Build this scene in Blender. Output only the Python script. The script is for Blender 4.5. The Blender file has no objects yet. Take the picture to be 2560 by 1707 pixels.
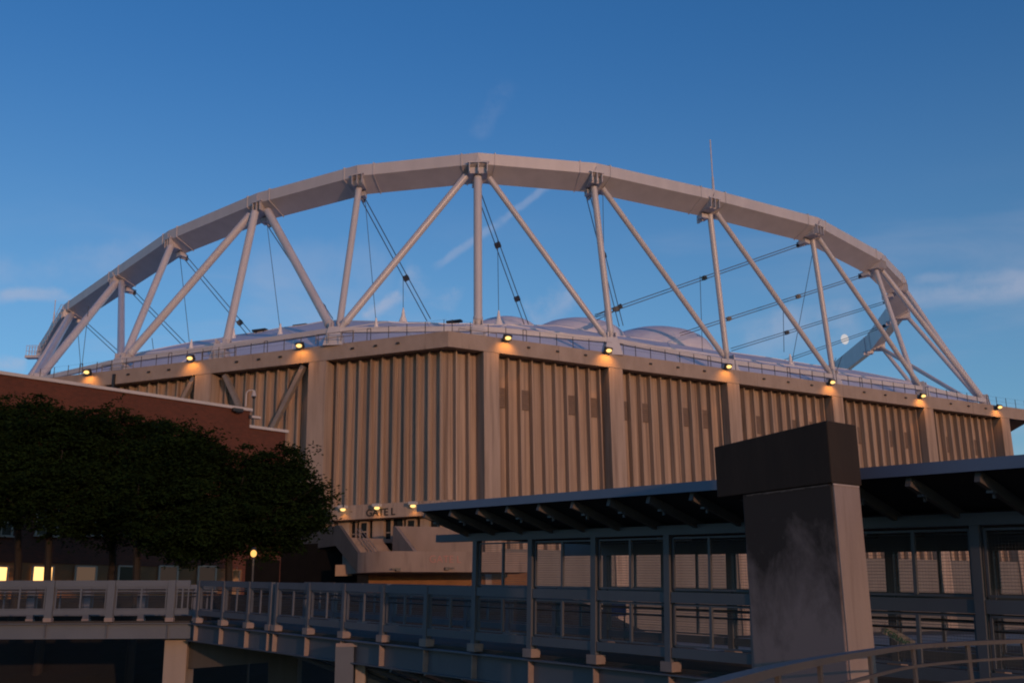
import bpy, math, random
import numpy as np
from mathutils import Vector, Matrix
R=random.Random(7)
sc=bpy.context.scene
col=sc.collection
# ------------------------------------------------------------------ camera (the eye is the world's origin; ground lies below it)
FPX=2700.0; PITCH=0.25687; ROLL=0.01448; W0,H0=2560.0,1707.0
FW=np.array([0,math.cos(PITCH),math.sin(PITCH)]); _u=np.array([0,-math.sin(PITCH),math.cos(PITCH)]); _r=np.array([1.0,0,0])
RT=math.cos(ROLL)*_r-math.sin(ROLL)*_u; UP=math.sin(ROLL)*_r+math.cos(ROLL)*_u
cd=bpy.data.cameras.new('camera'); cam=bpy.data.objects.new('camera',cd); col.objects.link(cam)
cd.sensor_width=36; cd.lens=36*FPX/W0; cd.clip_start=0.1; cd.clip_end=9000
cam.matrix_world=Matrix(((RT[0],UP[0],-FW[0],0),(RT[1],UP[1],-FW[1],0),(RT[2],UP[2],-FW[2],0),(0,0,0,1)))
sc.camera=cam
# ------------------------------------------------------------------ sky, sun, exposure
SUN_EL=math.radians(5.0); SUN_AZ=math.atan2(0.46,-0.89)      # azimuth clockwise from +Y: behind the camera, to the right
sc.view_settings.view_transform='Standard'; sc.view_settings.look='None'
sc.cycles.filter_width=2.0
sc.view_settings.exposure=0.0; sc.view_settings.gamma=1.0
SKY_STRENGTH=0.14
SKY_TINT=(0.60,1.08,1.48); SKY_LOW=(1.2,1.34,1.46)
SUN_STRENGTH=1.5; SUN_COLOR=(1.0,0.50,0.29)
def ray(x,y):
    return FW+RT*(x-W0/2)/FPX-UP*(y-H0/2)/FPX
def nrm(v):
    v=np.asarray(v,float); return v/np.linalg.norm(v)
def setup_world():
    w=bpy.data.worlds.new('World'); sc.world=w; w.use_nodes=True
    nt=w.node_tree; N=nt.nodes; L=nt.links; N.clear()
    out=N.new('ShaderNodeOutputWorld'); bg=N.new('ShaderNodeBackground'); L.new(bg.outputs[0],out.inputs[0])
    sky=N.new('ShaderNodeTexSky'); sky.sky_type='NISHITA'; sky.sun_disc=False
    sky.sun_elevation=SUN_EL; sky.sun_rotation=SUN_AZ; sky.altitude=200; sky.air_density=1.0; sky.dust_density=0.4; sky.ozone_density=3.0
    tint=N.new('ShaderNodeMix'); tint.data_type='RGBA'; tint.blend_type='MULTIPLY'; tint.inputs[0].default_value=1
    L.new(sky.outputs[0],tint.inputs[6]); pass
    # thin cirrus low in the sky and a torn contrail, all laid out by compass direction and elevation
    tc=N.new('ShaderNodeTexCoord')
    def math_(op,a,b=None,c=None,clamp=False):
        n=N.new('ShaderNodeMath'); n.operation=op; n.use_clamp=clamp
        for i,v in enumerate((a,b,c)):
            if v is None: continue
            if isinstance(v,(int,float)): n.inputs[i].default_value=v
            else: L.new(v,n.inputs[i])
        return n.outputs[0]
    def mrange(v,a,b,c=0,d=1):
        n=N.new('ShaderNodeMapRange'); n.interpolation_type='SMOOTHSTEP'
        L.new(v,n.inputs[0])
        for i,q in enumerate((a,b,c,d)): n.inputs[i+1].default_value=q
        return n.outputs[0]
    def dot(v):
        n=N.new('ShaderNodeVectorMath'); n.operation='DOT_PRODUCT'; L.new(tc.outputs['Generated'],n.inputs[0]); n.inputs[1].default_value=tuple(v); return n.outputs['Value']
    sep=N.new('ShaderNodeSeparateXYZ'); L.new(tc.outputs['Generated'],sep.inputs[0])
    mp=N.new('ShaderNodeMapping'); L.new(tc.outputs['Generated'],mp.inputs[0]); mp.inputs['Scale'].default_value=(2.2,2.2,9.0); mp.inputs['Rotation'].default_value=(0.0,0.10,0.0); mp.inputs['Location'].default_value=(3.1,0.4,1.7)
    nz=N.new('ShaderNodeTexNoise'); nz.inputs['Scale'].default_value=1.6; nz.inputs['Detail'].default_value=7; nz.inputs['Roughness'].default_value=0.55; nz.inputs['Distortion'].default_value=0.5
    L.new(mp.outputs[0],nz.inputs[0])
    cir=mrange(nz.outputs[0],0.44,0.78)
    band=math_('MULTIPLY',mrange(sep.outputs[2],0.38,0.28),mrange(sep.outputs[2],0.02,0.14))
    cir=math_('MULTIPLY',cir,band)
    cir=math_('MULTIPLY',cir,0.30)
    def streak(pa,pb,wid,nscale,strength,seed):
        a=nrm(ray(*pa)); b=nrm(ray(*pb)); n=nrm(np.cross(a,b)); mid=nrm(a+b); half=float(np.dot(a,mid)); t=nrm(b-a)
        mp2=N.new('ShaderNodeMapping'); L.new(tc.outputs['Generated'],mp2.inputs[0]); mp2.inputs['Location'].default_value=(seed,seed*.3,-seed)
        n2=N.new('ShaderNodeTexNoise'); n2.inputs['Scale'].default_value=nscale; n2.inputs['Detail'].default_value=6; n2.inputs['Roughness'].default_value=.62; L.new(mp2.outputs[0],n2.inputs[0])
        d=math_('ADD',dot(n),math_('MULTIPLY',math_('SUBTRACT',n2.outputs[0],0.5),wid*2.4))
        d=math_('ABSOLUTE',d)
        m=mrange(d,wid,wid*0.15)
        along=math_('ABSOLUTE',dot(t)); hl=float(np.linalg.norm(b-a)/2)
        m=math_('MULTIPLY',m,mrange(along,hl*1.05,hl*0.75))
        m=math_('MULTIPLY',m,mrange(dot(mid),0.5,0.7))
        m=math_('MULTIPLY',m,mrange(n2.outputs[0],0.32,0.62))
        return math_('MULTIPLY',m,strength)
    grad=N.new('ShaderNodeMix'); grad.data_type='RGBA'; L.new(mrange(sep.outputs[2],0.24,0.55),grad.inputs[0]); grad.inputs[6].default_value=(*SKY_LOW,1); grad.inputs[7].default_value=(*SKY_TINT,1); L.new(grad.outputs[2],tint.inputs[7])
    tot=cir
    for s in (((1085,675),(1390,455),.0055,26,.27,1.3),((905,800),(1010,735),.008,30,.40,4.4),((1000,690),(1150,760),.016,20,.28,7.7),((1320,800),(1440,735),.02,18,.36,2.9),
              ((2190,760),(2640,715),.012,14,.26,5.1),((2260,700),(2640,690),.008,14,.2,9.2),((-60,745),(230,735),.008,15,.42,3.3),((-60,905),(70,912),.009,20,.5,6.1),((1190,350),(1270,190),.014,22,.10,8.8),((-60,690),(420,640),.022,9,.22,2.2),((1850,860),(2160,800),.026,11,.30,1.1),((600,700),(1000,690),.03,8,.16,3.9)):
        m=streak(*s)
        tot=math_('ADD',tot,m,clamp=True)
    mixc=N.new('ShaderNodeMix'); mixc.data_type='RGBA'; L.new(tot,mixc.inputs[0]); L.new(tint.outputs[2],mixc.inputs[6])
    cl=CLOUD_COL; mixc.inputs[7].default_value=(*cl,1)
    L.new(mixc.outputs[2],bg.inputs[0]); bg.inputs[1].default_value=SKY_STRENGTH
CLOUD_COL=(3.2,3.3,4.1)
setup_world()
S=np.array([math.sin(SUN_AZ)*math.cos(SUN_EL),math.cos(SUN_AZ)*math.cos(SUN_EL),math.sin(SUN_EL)])
sd=bpy.data.lights.new('sun','SUN'); sun=bpy.data.objects.new('sun',sd); col.objects.link(sun)
sd.energy=SUN_STRENGTH; sd.angle=math.radians(0.5); sd.color=SUN_COLOR
sun.rotation_euler=Vector(S).to_track_quat('Z','Y').to_euler()

# ------------------------------------------------------------------ helpers
def atz(x,y,z): d=ray(x,y); return d*z/d[2]
def aty(x,y,Y): d=ray(x,y); return d*Y/d[1]
def onplane(x,y,p,n):
    d=ray(x,y); return d*np.dot(p,n)/np.dot(d,n)
V=lambda *a: np.array(a,float)
Z=V(0,0,1)
class MB:
    def __init__(s): s.v=[]; s.f=[]
    def add(s,vs,fs):
        o=len(s.v); s.v+= [tuple(map(float,q)) for q in vs]; s.f+=[tuple(i+o for i in q) for q in fs]; return s
    def box(s,c,ax,ay,az,hx,hy,hz):
        c=np.asarray(c,float); ax=nrm(ax)*hx; ay=nrm(ay)*hy; az=nrm(az)*hz
        vs=[c+i*ax+j*ay+k*az for k in(-1,1) for j in(-1,1) for i in(-1,1)]
        fs=[(0,2,3,1),(4,5,7,6),(0,1,5,4),(2,6,7,3),(0,4,6,2),(1,3,7,5)]
        if np.dot(np.cross(ax,ay),az)<0: fs=[tuple(reversed(q)) for q in fs]
        return s.add(vs,fs)
    def beam(s,a,b,w,h,up=Z):
        a=np.asarray(a,float); b=np.asarray(b,float); d=nrm(b-a); up=np.asarray(up,float); side=np.cross(d,up); side=nrm(side); u2=np.cross(side,d)
        return s.box((a+b)/2,d,side,u2,np.linalg.norm(b-a)/2,w/2,h/2)
    def tube(s,a,b,r,n=10,r2=None,caps=True):
        a=np.asarray(a,float); b=np.asarray(b,float); r2=r if r2 is None else r2
        d=nrm(b-a); h=V(1,0,0) if abs(d[0])<.9 else V(0,1,0); x=nrm(np.cross(d,h)); y=np.cross(d,x)
        vs=[]; 
        for P,q in((a,r),(b,r2)):
            for i in range(n):
                t=2*math.pi*i/n; vs.append(P+q*(math.cos(t)*x+math.sin(t)*y))
        fs=[(i,(i+1)%n,n+(i+1)%n,n+i) for i in range(n)]
        if caps: fs+=[tuple(reversed(range(n))),tuple(range(n,2*n))]
        return s.add(vs,fs)
    def path(s,pts,r,n=8):
        pts=[np.asarray(p,float) for p in pts]
        d0=nrm(pts[1]-pts[0]); h=Z if abs(d0[2])<.9 else V(0,1,0); vs=[]
        for i,p in enumerate(pts):
            d=nrm(pts[min(i+1,len(pts)-1)]-pts[max(i-1,0)]); x=nrm(np.cross(d,h)); y=np.cross(d,x)
            rr=r[i] if isinstance(r,(list,tuple)) else r
            for k in range(n):
                t=2*math.pi*k/n; vs.append(p+rr*(math.cos(t)*x+math.sin(t)*y))
        fs=[]
        for i in range(len(pts)-1):
            for k in range(n): fs.append((i*n+k,i*n+(k+1)%n,(i+1)*n+(k+1)%n,(i+1)*n+k))
        fs+=[tuple(reversed(range(n))),tuple(range((len(pts)-1)*n,len(pts)*n))]
        return s.add(vs,fs)
    def prism(s,poly,ext):
        "closed 3-D polygon pushed along ext"
        poly=[np.asarray(p,float) for p in poly]; ext=np.asarray(ext,float); n=len(poly)
        nv=sum((np.cross(poly[i]-poly[0],poly[(i+1)%n]-poly[0]) for i in range(1,n-1)),V(0,0,0))
        if np.dot(nv,ext)>0: poly=poly[::-1]
        vs=poly+[p+ext for p in poly]
        fs=[tuple(range(n)),tuple(reversed(range(n,2*n)))]+[(i,i+n,(i+1)%n+n,(i+1)%n) for i in range(n)]
        return s.add(vs,fs)
    def sweep(s,pts,sec,closed=False,caps=True,up=Z):
        "sec: list of (out,up) offsets; out = right-hand side of travel, mitred"
        pts=[np.asarray(p,float) for p in pts]; n=len(pts); m=len(sec); vs=[]
        for i in range(n):
            a=pts[i-1] if (closed or i>0) else None; b=pts[(i+1)%n] if (closed or i<n-1) else None
            ns=[]
            if a is not None: d=nrm(pts[i]-a); ns.append(nrm(np.cross(d,up)))
            if b is not None: d=nrm(b-pts[i]); ns.append(nrm(np.cross(d,up)))
            o=nrm(sum(ns)); k=1/max(.3,np.dot(o,ns[0])); o=o*k
            for (e,u) in sec: vs.append(pts[i]+o*e+up*u)
        fs=[]
        for i in range(n if closed else n-1):
            j=(i+1)%n
            for k in range(m): fs.append((i*m+k,j*m+k,j*m+(k+1)%m,i*m+(k+1)%m))
        if not closed and caps: fs+=[tuple(range(m))[::-1],tuple(range((n-1)*m,n*m))]
        return s.add(vs,fs)
    def sphere(s,c,rx,ry,rz,n=16,m=10,zmin=-1):
        vs=[];fs=[]
        for j in range(m+1):
            ph=-math.pi/2+math.pi*j/m
            for i in range(n):
                t=2*math.pi*i/n; vs.append((c[0]+rx*math.cos(ph)*math.cos(t),c[1]+ry*math.cos(ph)*math.sin(t),c[2]+rz*max(zmin,math.sin(ph))))
        for j in range(m):
            for i in range(n): fs.append((j*n+i,j*n+(i+1)%n,(j+1)*n+(i+1)%n,(j+1)*n+i))
        return s.add(vs,fs)
    def build(s,name,mat,parent=None,smooth=False,bevel=0,label=None):
        me=bpy.data.meshes.new(name); A=np.array(s.v)
        lo,hi=A.min(0),A.max(0); o=V((lo[0]+hi[0])/2,(lo[1]+hi[1])/2,lo[2])
        me.from_pydata([tuple(q) for q in A-o],[],s.f); me.materials.append(mat); me.validate(); me.update()
        ob=bpy.data.objects.new(name,me); col.objects.link(ob)
        if parent is not None:
            ob.parent=parent; pw=WORLD.get(parent.name,V(0,0,0)); ob.location=tuple(o-pw)
        else: ob.location=tuple(o)
        WORLD[ob.name]=o
        if smooth:
            for p in me.polygons: p.use_smooth=True
            try: me.set_sharp_from_angle(angle=math.radians(40))
            except Exception: pass
        if bevel:
            b=ob.modifiers.new('bevel','BEVEL'); b.width=bevel; b.segments=2; b.limit_method='ANGLE'
        if label: ob['label']=label
        return ob
WORLD={}
def thing(name,label,cat,loc,group=None):
    o=bpy.data.objects.new(name,None); col.objects.link(o); o.location=tuple(map(float,loc)); o.empty_display_size=.3
    WORLD[o.name]=np.asarray(loc,float); tag(o,label,cat,group); return o
def tag(o,label,cat,group=None):
    o['label']=label; o['category']=cat
    if group: o['group']=group
    return o
def struct(o): o['kind']='structure'; return o

# ------------------------------------------------------------------ materials
def mat(name,c,c2=None,scale=(1,1,1),ns=1.0,rough=.7,metal=0,bump=0,detail=6,lo=.3,hi=.7,c3=None,s3=(1,1,1),n3=1.0,l3=.5,h3=.75,bs=20,spec=.5):
    m=bpy.data.materials.new(name); m.use_nodes=True; nt=m.node_tree; N=nt.nodes; L=nt.links
    b=N['Principled BSDF']; b.inputs['Roughness'].default_value=rough; b.inputs['Metallic'].default_value=metal; b.inputs['Specular IOR Level'].default_value=spec
    b.inputs['Base Color'].default_value=(*c,1)
    if c2 is not None:
        g=N.new('ShaderNodeNewGeometry')
        def noise(scl,s,a,z):
            mp=N.new('ShaderNodeMapping'); mp.inputs['Scale'].default_value=scl; L.new(g.outputs['Position'],mp.inputs[0])
            n=N.new('ShaderNodeTexNoise'); n.inputs['Scale'].default_value=s; n.inputs['Detail'].default_value=detail; n.inputs['Roughness'].default_value=.6; L.new(mp.outputs[0],n.inputs[0])
            r=N.new('ShaderNodeMapRange'); L.new(n.outputs[0],r.inputs[0]); r.inputs[1].default_value=a; r.inputs[2].default_value=z; return r.outputs[0]
        mx=N.new('ShaderNodeMix'); mx.data_type='RGBA'; L.new(noise(scale,ns,lo,hi),mx.inputs[0]); mx.inputs[6].default_value=(*c,1); mx.inputs[7].default_value=(*c2,1)
        o=mx.outputs[2]
        if c3 is not None:
            m2=N.new('ShaderNodeMix'); m2.data_type='RGBA'; L.new(noise(s3,n3,l3,h3),m2.inputs[0]); L.new(o,m2.inputs[6]); m2.inputs[7].default_value=(*c3,1); o=m2.outputs[2]
        L.new(o,b.inputs['Base Color'])
        if bump:
            n=N.new('ShaderNodeTexNoise'); n.inputs['Scale'].default_value=bs; n.inputs['Detail'].default_value=5; L.new(g.outputs['Position'],n.inputs[0])
            bp=N.new('ShaderNodeBump'); bp.inputs['Strength'].default_value=bump; bp.inputs['Distance'].default_value=.05; L.new(n.outputs[0],bp.inputs['Height']); L.new(bp.outputs[0],b.inputs['Normal'])
    return m
def emis(name,c,s):
    m=bpy.data.materials.new(name); m.use_nodes=True; nt=m.node_tree; N=nt.nodes; N.clear()
    o=N.new('ShaderNodeOutputMaterial'); e=N.new('ShaderNodeEmission'); e.inputs[0].default_value=(*c,1); e.inputs[1].default_value=s; nt.links.new(e.outputs[0],o.inputs[0]); return m
M={}
M['conc']=mat('board_marked_concrete',(.37,.29,.235),(.29,.225,.18),(1.3,1.3,.12),1.0,.85,bump=.25,c3=(.18,.13,.10),s3=(1.8,1.8,.09),n3=.8,l3=.46,h3=.72,bs=6)
M['panel']=mat('ribbed_precast_concrete',(.40,.305,.235),(.29,.215,.165),(1.6,1.6,.1),1.0,.85,bump=.2,c3=(.19,.135,.10),s3=(3,3,.05),n3=.9,l3=.44,h3=.68,bs=6)
M['beam']=mat('weathered_beam_concrete',(.35,.28,.235),(.28,.22,.18),(1,1,.5),.8,.85,bump=.2,c3=(.13,.10,.08),s3=(2.2,2.2,.15),n3=.9,l3=.6,h3=.8,bs=5)
M['white']=mat('white_painted_steel',(.53,.51,.525),(.45,.435,.45),(1,1,.3),.5,.42,lo=.35,hi=.75)
M['tube']=mat('glossy_white_steel_tube',(.54,.52,.535),(.47,.455,.47),(1,1,.3),.5,.33,lo=.35,hi=.75)
M['grey']=mat('grey_gusset_steel',(.44,.43,.44),(.36,.355,.36),(1,1,1),1,.5)
M['cable']=mat('dark_cable_steel',(.07,.08,.095),(.05,.06,.07),(1,1,1),2,.5,metal=.3)
M['fabric']=mat('sky_tinted_roof_membrane',(.56,.58,.68),(.49,.51,.61),(1,1,1),.12,.55,bump=.1,bs=1.2,c3=(.60,.62,.70),s3=(1,1,1),n3=.5)  # white membrane; the blue of sky light is put into its colour
M['seam']=mat('roof_seam_fabric',(.78,.74,.70),(.72,.68,.65),(1,1,1),1,.6)
M['dark']=mat('dark_metal',(.03,.03,.032),(.02,.02,.022),(1,1,1),3,.5)
M['louvre']=mat('rusty_louvre',(.17,.12,.09),(.13,.09,.07),(1,1,1),2,.7)
M['brace']=mat('weathered_brace_steel',(.24,.21,.19),(.19,.165,.15),(1,1,1),1,.7)
M['coping']=mat('white_metal_coping',(.50,.46,.44),(.42,.39,.37),(1,1,1),.6,.4)
M['bark']=mat('tree_bark',(.022,.017,.013),(.014,.010,.008),(2,2,.4),3,.9)
M['blue']=mat('blue_grey_bridge_paint',(.098,.112,.135),(.08,.093,.113),(1,1,1),.9,.5,lo=.35,hi=.75,c3=(.065,.07,.08),s3=(1.5,1.5,.6),n3=1.2,l3=.6,h3=.85)
M['roofpaint']=mat('blue_metal_roof_edge',(.13,.17,.25),(.11,.145,.22),(1,1,1),.8,.45)
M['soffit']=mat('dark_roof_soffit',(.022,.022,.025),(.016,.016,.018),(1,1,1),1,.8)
M['rafter']=mat('dark_rafter_steel',(.10,.095,.09),(.08,.075,.072),(1,1,1),2,.6)
M['pinkend']=mat('sun_pink_steel',(.27,.215,.19),(.21,.17,.155),(1,1,1),3,.7)  # steel tinted warm pink to stand in for low sun on it
M['mesh']=mat('wire_mesh_steel',(.12,.125,.13),None,rough=.6)
M['yellow']=mat('yellow_rail_tape',(.55,.42,.06),None,rough=.6)
M['signblue']=mat('blue_sign_face',(.02,.09,.28),(.018,.075,.24),(1,1,1),1,.5)
M['banner']=mat('pale_banner',(.34,.35,.35),(.29,.3,.3),(1,1,1),2,.7)
M['green']=mat('green_banner_lettering',(.02,.16,.11),None,rough=.7)
M['red']=mat('faded_red_lettering',(.36,.17,.14),None,rough=.8)
M['black']=mat('black_lettering',(.025,.022,.02),None,rough=.7)
M['glass']=mat('dark_window_glass',(.012,.013,.015),None,rough=.2,spec=.15)
M['frame']=mat('white_window_frame',(.36,.27,.20),(.28,.21,.155),(1,1,1),2,.5)
M['tan']=mat('lamp_warmed_base_stone',(.21,.10,.038),(.15,.07,.027),(1,1,1),.8,.8,bump=.2)  # tan stone with the orange of lamp light put into its colour
M['sidec']=mat('shade_toned_parapet_concrete',(.11,.09,.078),(.08,.065,.055),(1,1,.3),.9,.9,bump=.2)  # plain concrete; the flank's lack of light is put into this dark colour
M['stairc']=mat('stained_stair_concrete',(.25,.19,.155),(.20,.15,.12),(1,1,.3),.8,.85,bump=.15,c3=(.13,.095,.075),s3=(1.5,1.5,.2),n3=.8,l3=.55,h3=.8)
M['void']=mat('shade_black_passage',(.009,.008,.007),(.006,.0055,.005),(1,1,1),1,.95,spec=.1)  # near-black colour stands in for the shade inside passages
M['mortar']=mat('pale_mortar',(.42,.37,.34),(.3,.26,.24),(1,1,1),6,.9)
M['base']=mat('plain_base_concrete',(.165,.148,.135),(.135,.12,.108),(1,1,.4),.5,.85,c3=(.11,.095,.082),s3=(1.5,1.5,.1),n3=.6,l3=.55,h3=.8)
M['ground']=mat('asphalt_and_soil',(.05,.048,.045),(.035,.034,.032),(1,1,1),.4,.95,bump=.4)
M['paving']=mat('pale_paving',(.20,.18,.165),(.16,.145,.13),(1,1,1),.5,.9)
M['bank']=mat('dark_planted_bank',(.009,.008,.005),(.006,.0065,.004),(1,1,1),.7,.95,bump=.8,bs=3,c3=(.014,.008,.005),s3=(1,1,1),n3=.25)
M['boxtan']=mat('tan_painted_steel',(.36,.24,.15),(.30,.20,.12),(1,1,1),2,.6)
M['lens']=emis('sodium_lamp_glow',(1.0,.60,.20),1.9)
M['winglow']=emis('warm_window_glow',(1.0,.52,.17),2.3)
M['winglow2']=emis('dim_window_glow',(1.0,.62,.42),.11)
M['winglow3']=emis('faint_window_glow',(1.0,.72,.6),.035)
M['moon']=emis('moonlight',(.62,.60,.62),.95)
M['lampglow']=emis('street_lamp_glow',(1.0,.50,.13),1.5)

# ------------------------------------------------------------------ ground
def ground_z(x,y):
    k=min(1,max(0,(y-44)/13)); k=k*k*(3-2*k)
    q=min(1,max(0,(x-1)/9)); q=q*q*(3-2*q)
    return -6+(7.6-3.1*q)*k
g=MB()
xs=[-3000,-800,-300,-120]+list(range(-100,-9,10))+[-5,0,1,2,3,4,5,6,7,8,9,10]+list(range(20,101,10))+[120,300,800,3000]
ys=[-3000,-600,-150,-40,0,20,35,42,44,46,48,50,52,54,56,57,58,62,70,85,100,130,200,400,900,4000]
vs=[(x,y,ground_z(x,y)) for y in ys for x in xs]; nx=len(xs)
g.add(vs,[(j*nx+i,j*nx+i+1,(j+1)*nx+i+1,(j+1)*nx+i) for j in range(len(ys)-1) for i in range(nx-1)])
struct(g.build('ground',M['ground']))
bk=MB(); vs=[]; yb=list(np.linspace(43,57.5,22)); xb=list(np.linspace(-60,40,60))
for y in yb:
    for x in xb: vs.append((x,y,ground_z(x,y)+.03+.12*R.random()))
bk.add(vs,[(j*60+i,j*60+i+1,(j+1)*60+i+1,(j+1)*60+i) for j in range(21) for i in range(59)])
struct(bk.build('planted_bank',M['bank']))
pv=MB(); px_=list(np.linspace(-14,90,53)); py_=list(np.linspace(60,108,13)); pv.add([(x,y,ground_z(x,y)+.05) for y in py_ for x in px_],[(j*53+i,j*53+i+1,(j+1)*53+i+1,(j+1)*53+i) for j in range(12) for i in range(52)]); struct(pv.build('plaza',M['paving']))

# ================================================================== STADIUM
ZB=29.2; BH=1.75; ZT=ZB+BH; ZW=-2.0
K=V(-6.9,112.9,0)
UR=V(math.cos(math.radians(30.5)),math.sin(math.radians(30.5)),0); NR=V(UR[1],-UR[0],0)
UL=V(-math.cos(math.radians(20.9)),math.sin(math.radians(20.9)),0); NL=V(-UL[1],UL[0],0)
if np.dot(NL,V(0,-1,0))<0: NL=-NL
def dirn(a): return V(math.cos(math.radians(a)),math.sin(math.radians(a)),0)
oct_=[K]; p=K
for a,l in ((30.5,100),(81.9,60),(120.5,92),(171.9,60),(210.5,100),(261.9,60),):
    p=p+dirn(a)*l; oct_.append(p)
# close so that the last side runs into K along the left facade
pl=K+UL*58.0; oct_.append(pl)
stadium=thing('stadium','domed concrete stadium with ribbed walls and white steel crown truss around its membrane roof','stadium',(20,180,ZW))
# ring beam
rb=MB(); rb.sweep(oct_,[(0,ZB),(0,ZT),(-2.6,ZT),(-2.6,ZB+.25)],closed=True); rb.build('ring_beam',M['beam'],stadium)
REC=1.9
def wall_bay(o,u,n,s0,s1,pitch,z0=ZW,z1=ZB+.2,ribs=True,first=.5):
    w=MB(); b=o-n*REC
    w.prism([b+u*s0+Z*z0,b+u*s1+Z*z0,b+u*s1+Z*z1,b+u*s0+Z*z1],-n*.4)
    if ribs:
        s=s0+first
        while s<s1-.1:
            # tapered double-tee stem
            a=b+u*s; 
            w.add([a-u*.16+Z*z0,a-u*.085+n*.66+Z*z0,a+u*.085+n*.66+Z*z0,a+u*.16+Z*z0,a-u*.16+Z*z1,a-u*.085+n*.66+Z*z1,a+u*.085+n*.66+Z*z1,a+u*.16+Z*z1],
                  [(0,1,5,4),(1,2,6,5),(2,3,7,6)] if np.dot(np.cross(u,Z),n)>0 else [(4,5,1,0),(5,6,2,1),(6,7,3,2)])
            s+=pitch
    return w.build('wall_panel',M['panel'],stadium)
def pier(o,u,n,s0,s1):
    m=MB(); a=o+u*s0-n*.04; b=o+u*s1-n*.04; q=n*(REC+.2)
    m.prism([a+Z*ZW,b+Z*ZW,b-q+Z*ZW,a-q+Z*ZW],Z*(ZB-ZW-.003)); m.build('pier',M['conc'],stadium,bevel=.05)
RP=[(4.4,6.35),(21.2,23.2),(39.4,41.4),(57.8,59.8),(76.0,78.0),(93.1,95.1)]
for a,b in RP: pier(K,UR,NR,a,b)
prev=.92
for i,(a,b) in enumerate(RP):
    wall_bay(K,UR,NR,prev,a,1.56,first=.35 if i else .75); prev=b
LP=[(15.1,17.4),(30.6,32.9),(46.3,48.4)]
for a,b in LP: pier(K,UL,NL,a,b)
prev=.92
for a,b in LP: wall_bay(K,UL,NL,prev,a,1.43,first=.55); prev=b
wall_bay(K,UL,NL,48.4,57.2,1.43)
for i in range(1,len(oct_)-1):     # the sides that only show edge-on
    a=oct_[i]; b=oct_[i+1]; u=nrm(b-a); n=V(u[1],-u[0],0); wall_bay(a-n*3.2,u,n,3,np.linalg.norm(b-a)-3,2.2,ribs=False)
for i in range(len(RP)-1):
    m=MB(); a=K+UR*(RP[i][1]+.02)-NR*.35; b=K+UR*(RP[i+1][0]-.02)-NR*.35
    m.prism([a+Z*ZW,b+Z*ZW,b+Z*7.9,a+Z*7.9],-NR*(REC-.4)); m.build('base_wall',M['base'],stadium)
# louvres, spouts
for bi in range(5):
    s0=RP[bi][1]+.35
    for k in (0,2,6,8):
        s=s0+1.56*k+.78-.0
        c=K-NR*(REC-.06)+UR*(s)+Z*24.6
        m=MB(); m.box(c,UR,NR,Z,.56,.05,1.15)
        for q in range(9): m.box(c+NR*.07+Z*(-1.0+q*.25),UR,NR+Z*.6,Z,.5,.03,.05)
        m.build('louvre',M['louvre'],stadium)
def spout(P,n,u):
    m=MB(); m.box(P+n*.08,u,n,Z,.17,.09,.1); m.box(P+n*.17+u*.05-Z*.03,u,n,Z,.1,.05,.07); m.build('drain_spout',M['dark'],stadium)
for i in range(5):
    for k in (.27,.5,.73):
        s=RP[i][0]+k*(RP[i+1][0]-RP[i][0])+1.2; spout(K+UR*s+Z*(ZB+1.05),NR,UR)
for i in range(3):
    a=[2.5,17.4,32.9][i]; b=[15.1,30.6,46.3][i]
    for k in (.28,.5,.73): spout(K+UL*(a+k*(b-a))+Z*(ZB+1.0),NL,UL)
for (x0,y0,x1,y1) in ((563,938,601,1022),(760,915,681,1072),(488,942,455,1005)):
    a=onplane(x0,y0,K-NL*.7,NL); b=onplane(x1,y1,K-NL*.7,NL)
    m=MB(); m.beam(a,b,.5,.62,NL); m.build('diagonal_brace',M['brace'],stadium)
m=MB(); a=onplane(286,935,K+NL*.1,NL); m.beam(a,a-Z*6,.3,.3,NL); m.build('downpipe',M['dark'],stadium)

# ---- membrane roof: a cable-net tent rising to a plateau
cen=sum(oct_)/len(oct_)
def inset(poly,d):
    n=len(poly); out=[]
    for i in range(n):
        a,b,c=poly[i-1],poly[i],poly[(i+1)%n]
        d1=nrm(b-a); d2=nrm(c-b); n1=V(-d1[1],d1[0],0); n2=V(-d2[1],d2[0],0)
        o=nrm(n1+n2); out.append(b+o*d/max(.35,np.dot(o,n1)))
    return out
def cut(ring,sr,dr,sl,dl_): return [K+UL*sl-NL*dl_,K+UR*sr-NR*dr]+ring[1:]
r0=cut(inset(oct_,3.0),4,3,4,3); r1=cut(inset(oct_,13),15,13,14,12.5); r2=cut(inset(oct_,23.5),29,23,28,21.5); r3=cut(inset(oct_,42),40,42,38,42)
zs=[ZT-.2,36.8,40.9,41.3]
rm=MB(); nseg=[]
def densify(poly,k=6):
    out=[]
    for i in range(len(poly)):
        a,b=poly[i],poly[(i+1)%len(poly)]
        for t in range(k): out.append(a+(b-a)*t/k)
    return out
KD=6
rings=[densify(q,KD) for q in (r0,r1,r2,r3)]
vs=[]
nR=len(rings[0])
for j,ring in enumerate(rings):
    for i,q in enumerate(ring):
        sag=(-.12 if (i%2 and j in(1,2)) else 0)
        vs.append(q+Z*(zs[j]+sag))
vs.append(cen+Z*41.4)
fs=[]
for j in range(3):
    for i in range(nR): fs.append((j*nR+i,j*nR+(i+1)%nR,(j+1)*nR+(i+1)%nR,(j+1)*nR+i))
for i in range(nR): fs.append((3*nR+i,3*nR+(i+1)%nR,4*nR))
rm.add(vs,fs); roof=rm.build('membrane_roof',M['fabric'],stadium)
sm=MB()
for j in range(3):
    for i in range(0,nR,2):
        a=V(*vs[j*nR+i]); b=V(*vs[(j+1)*nR+i]); sm.tube(a,b,.09,6)
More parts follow.
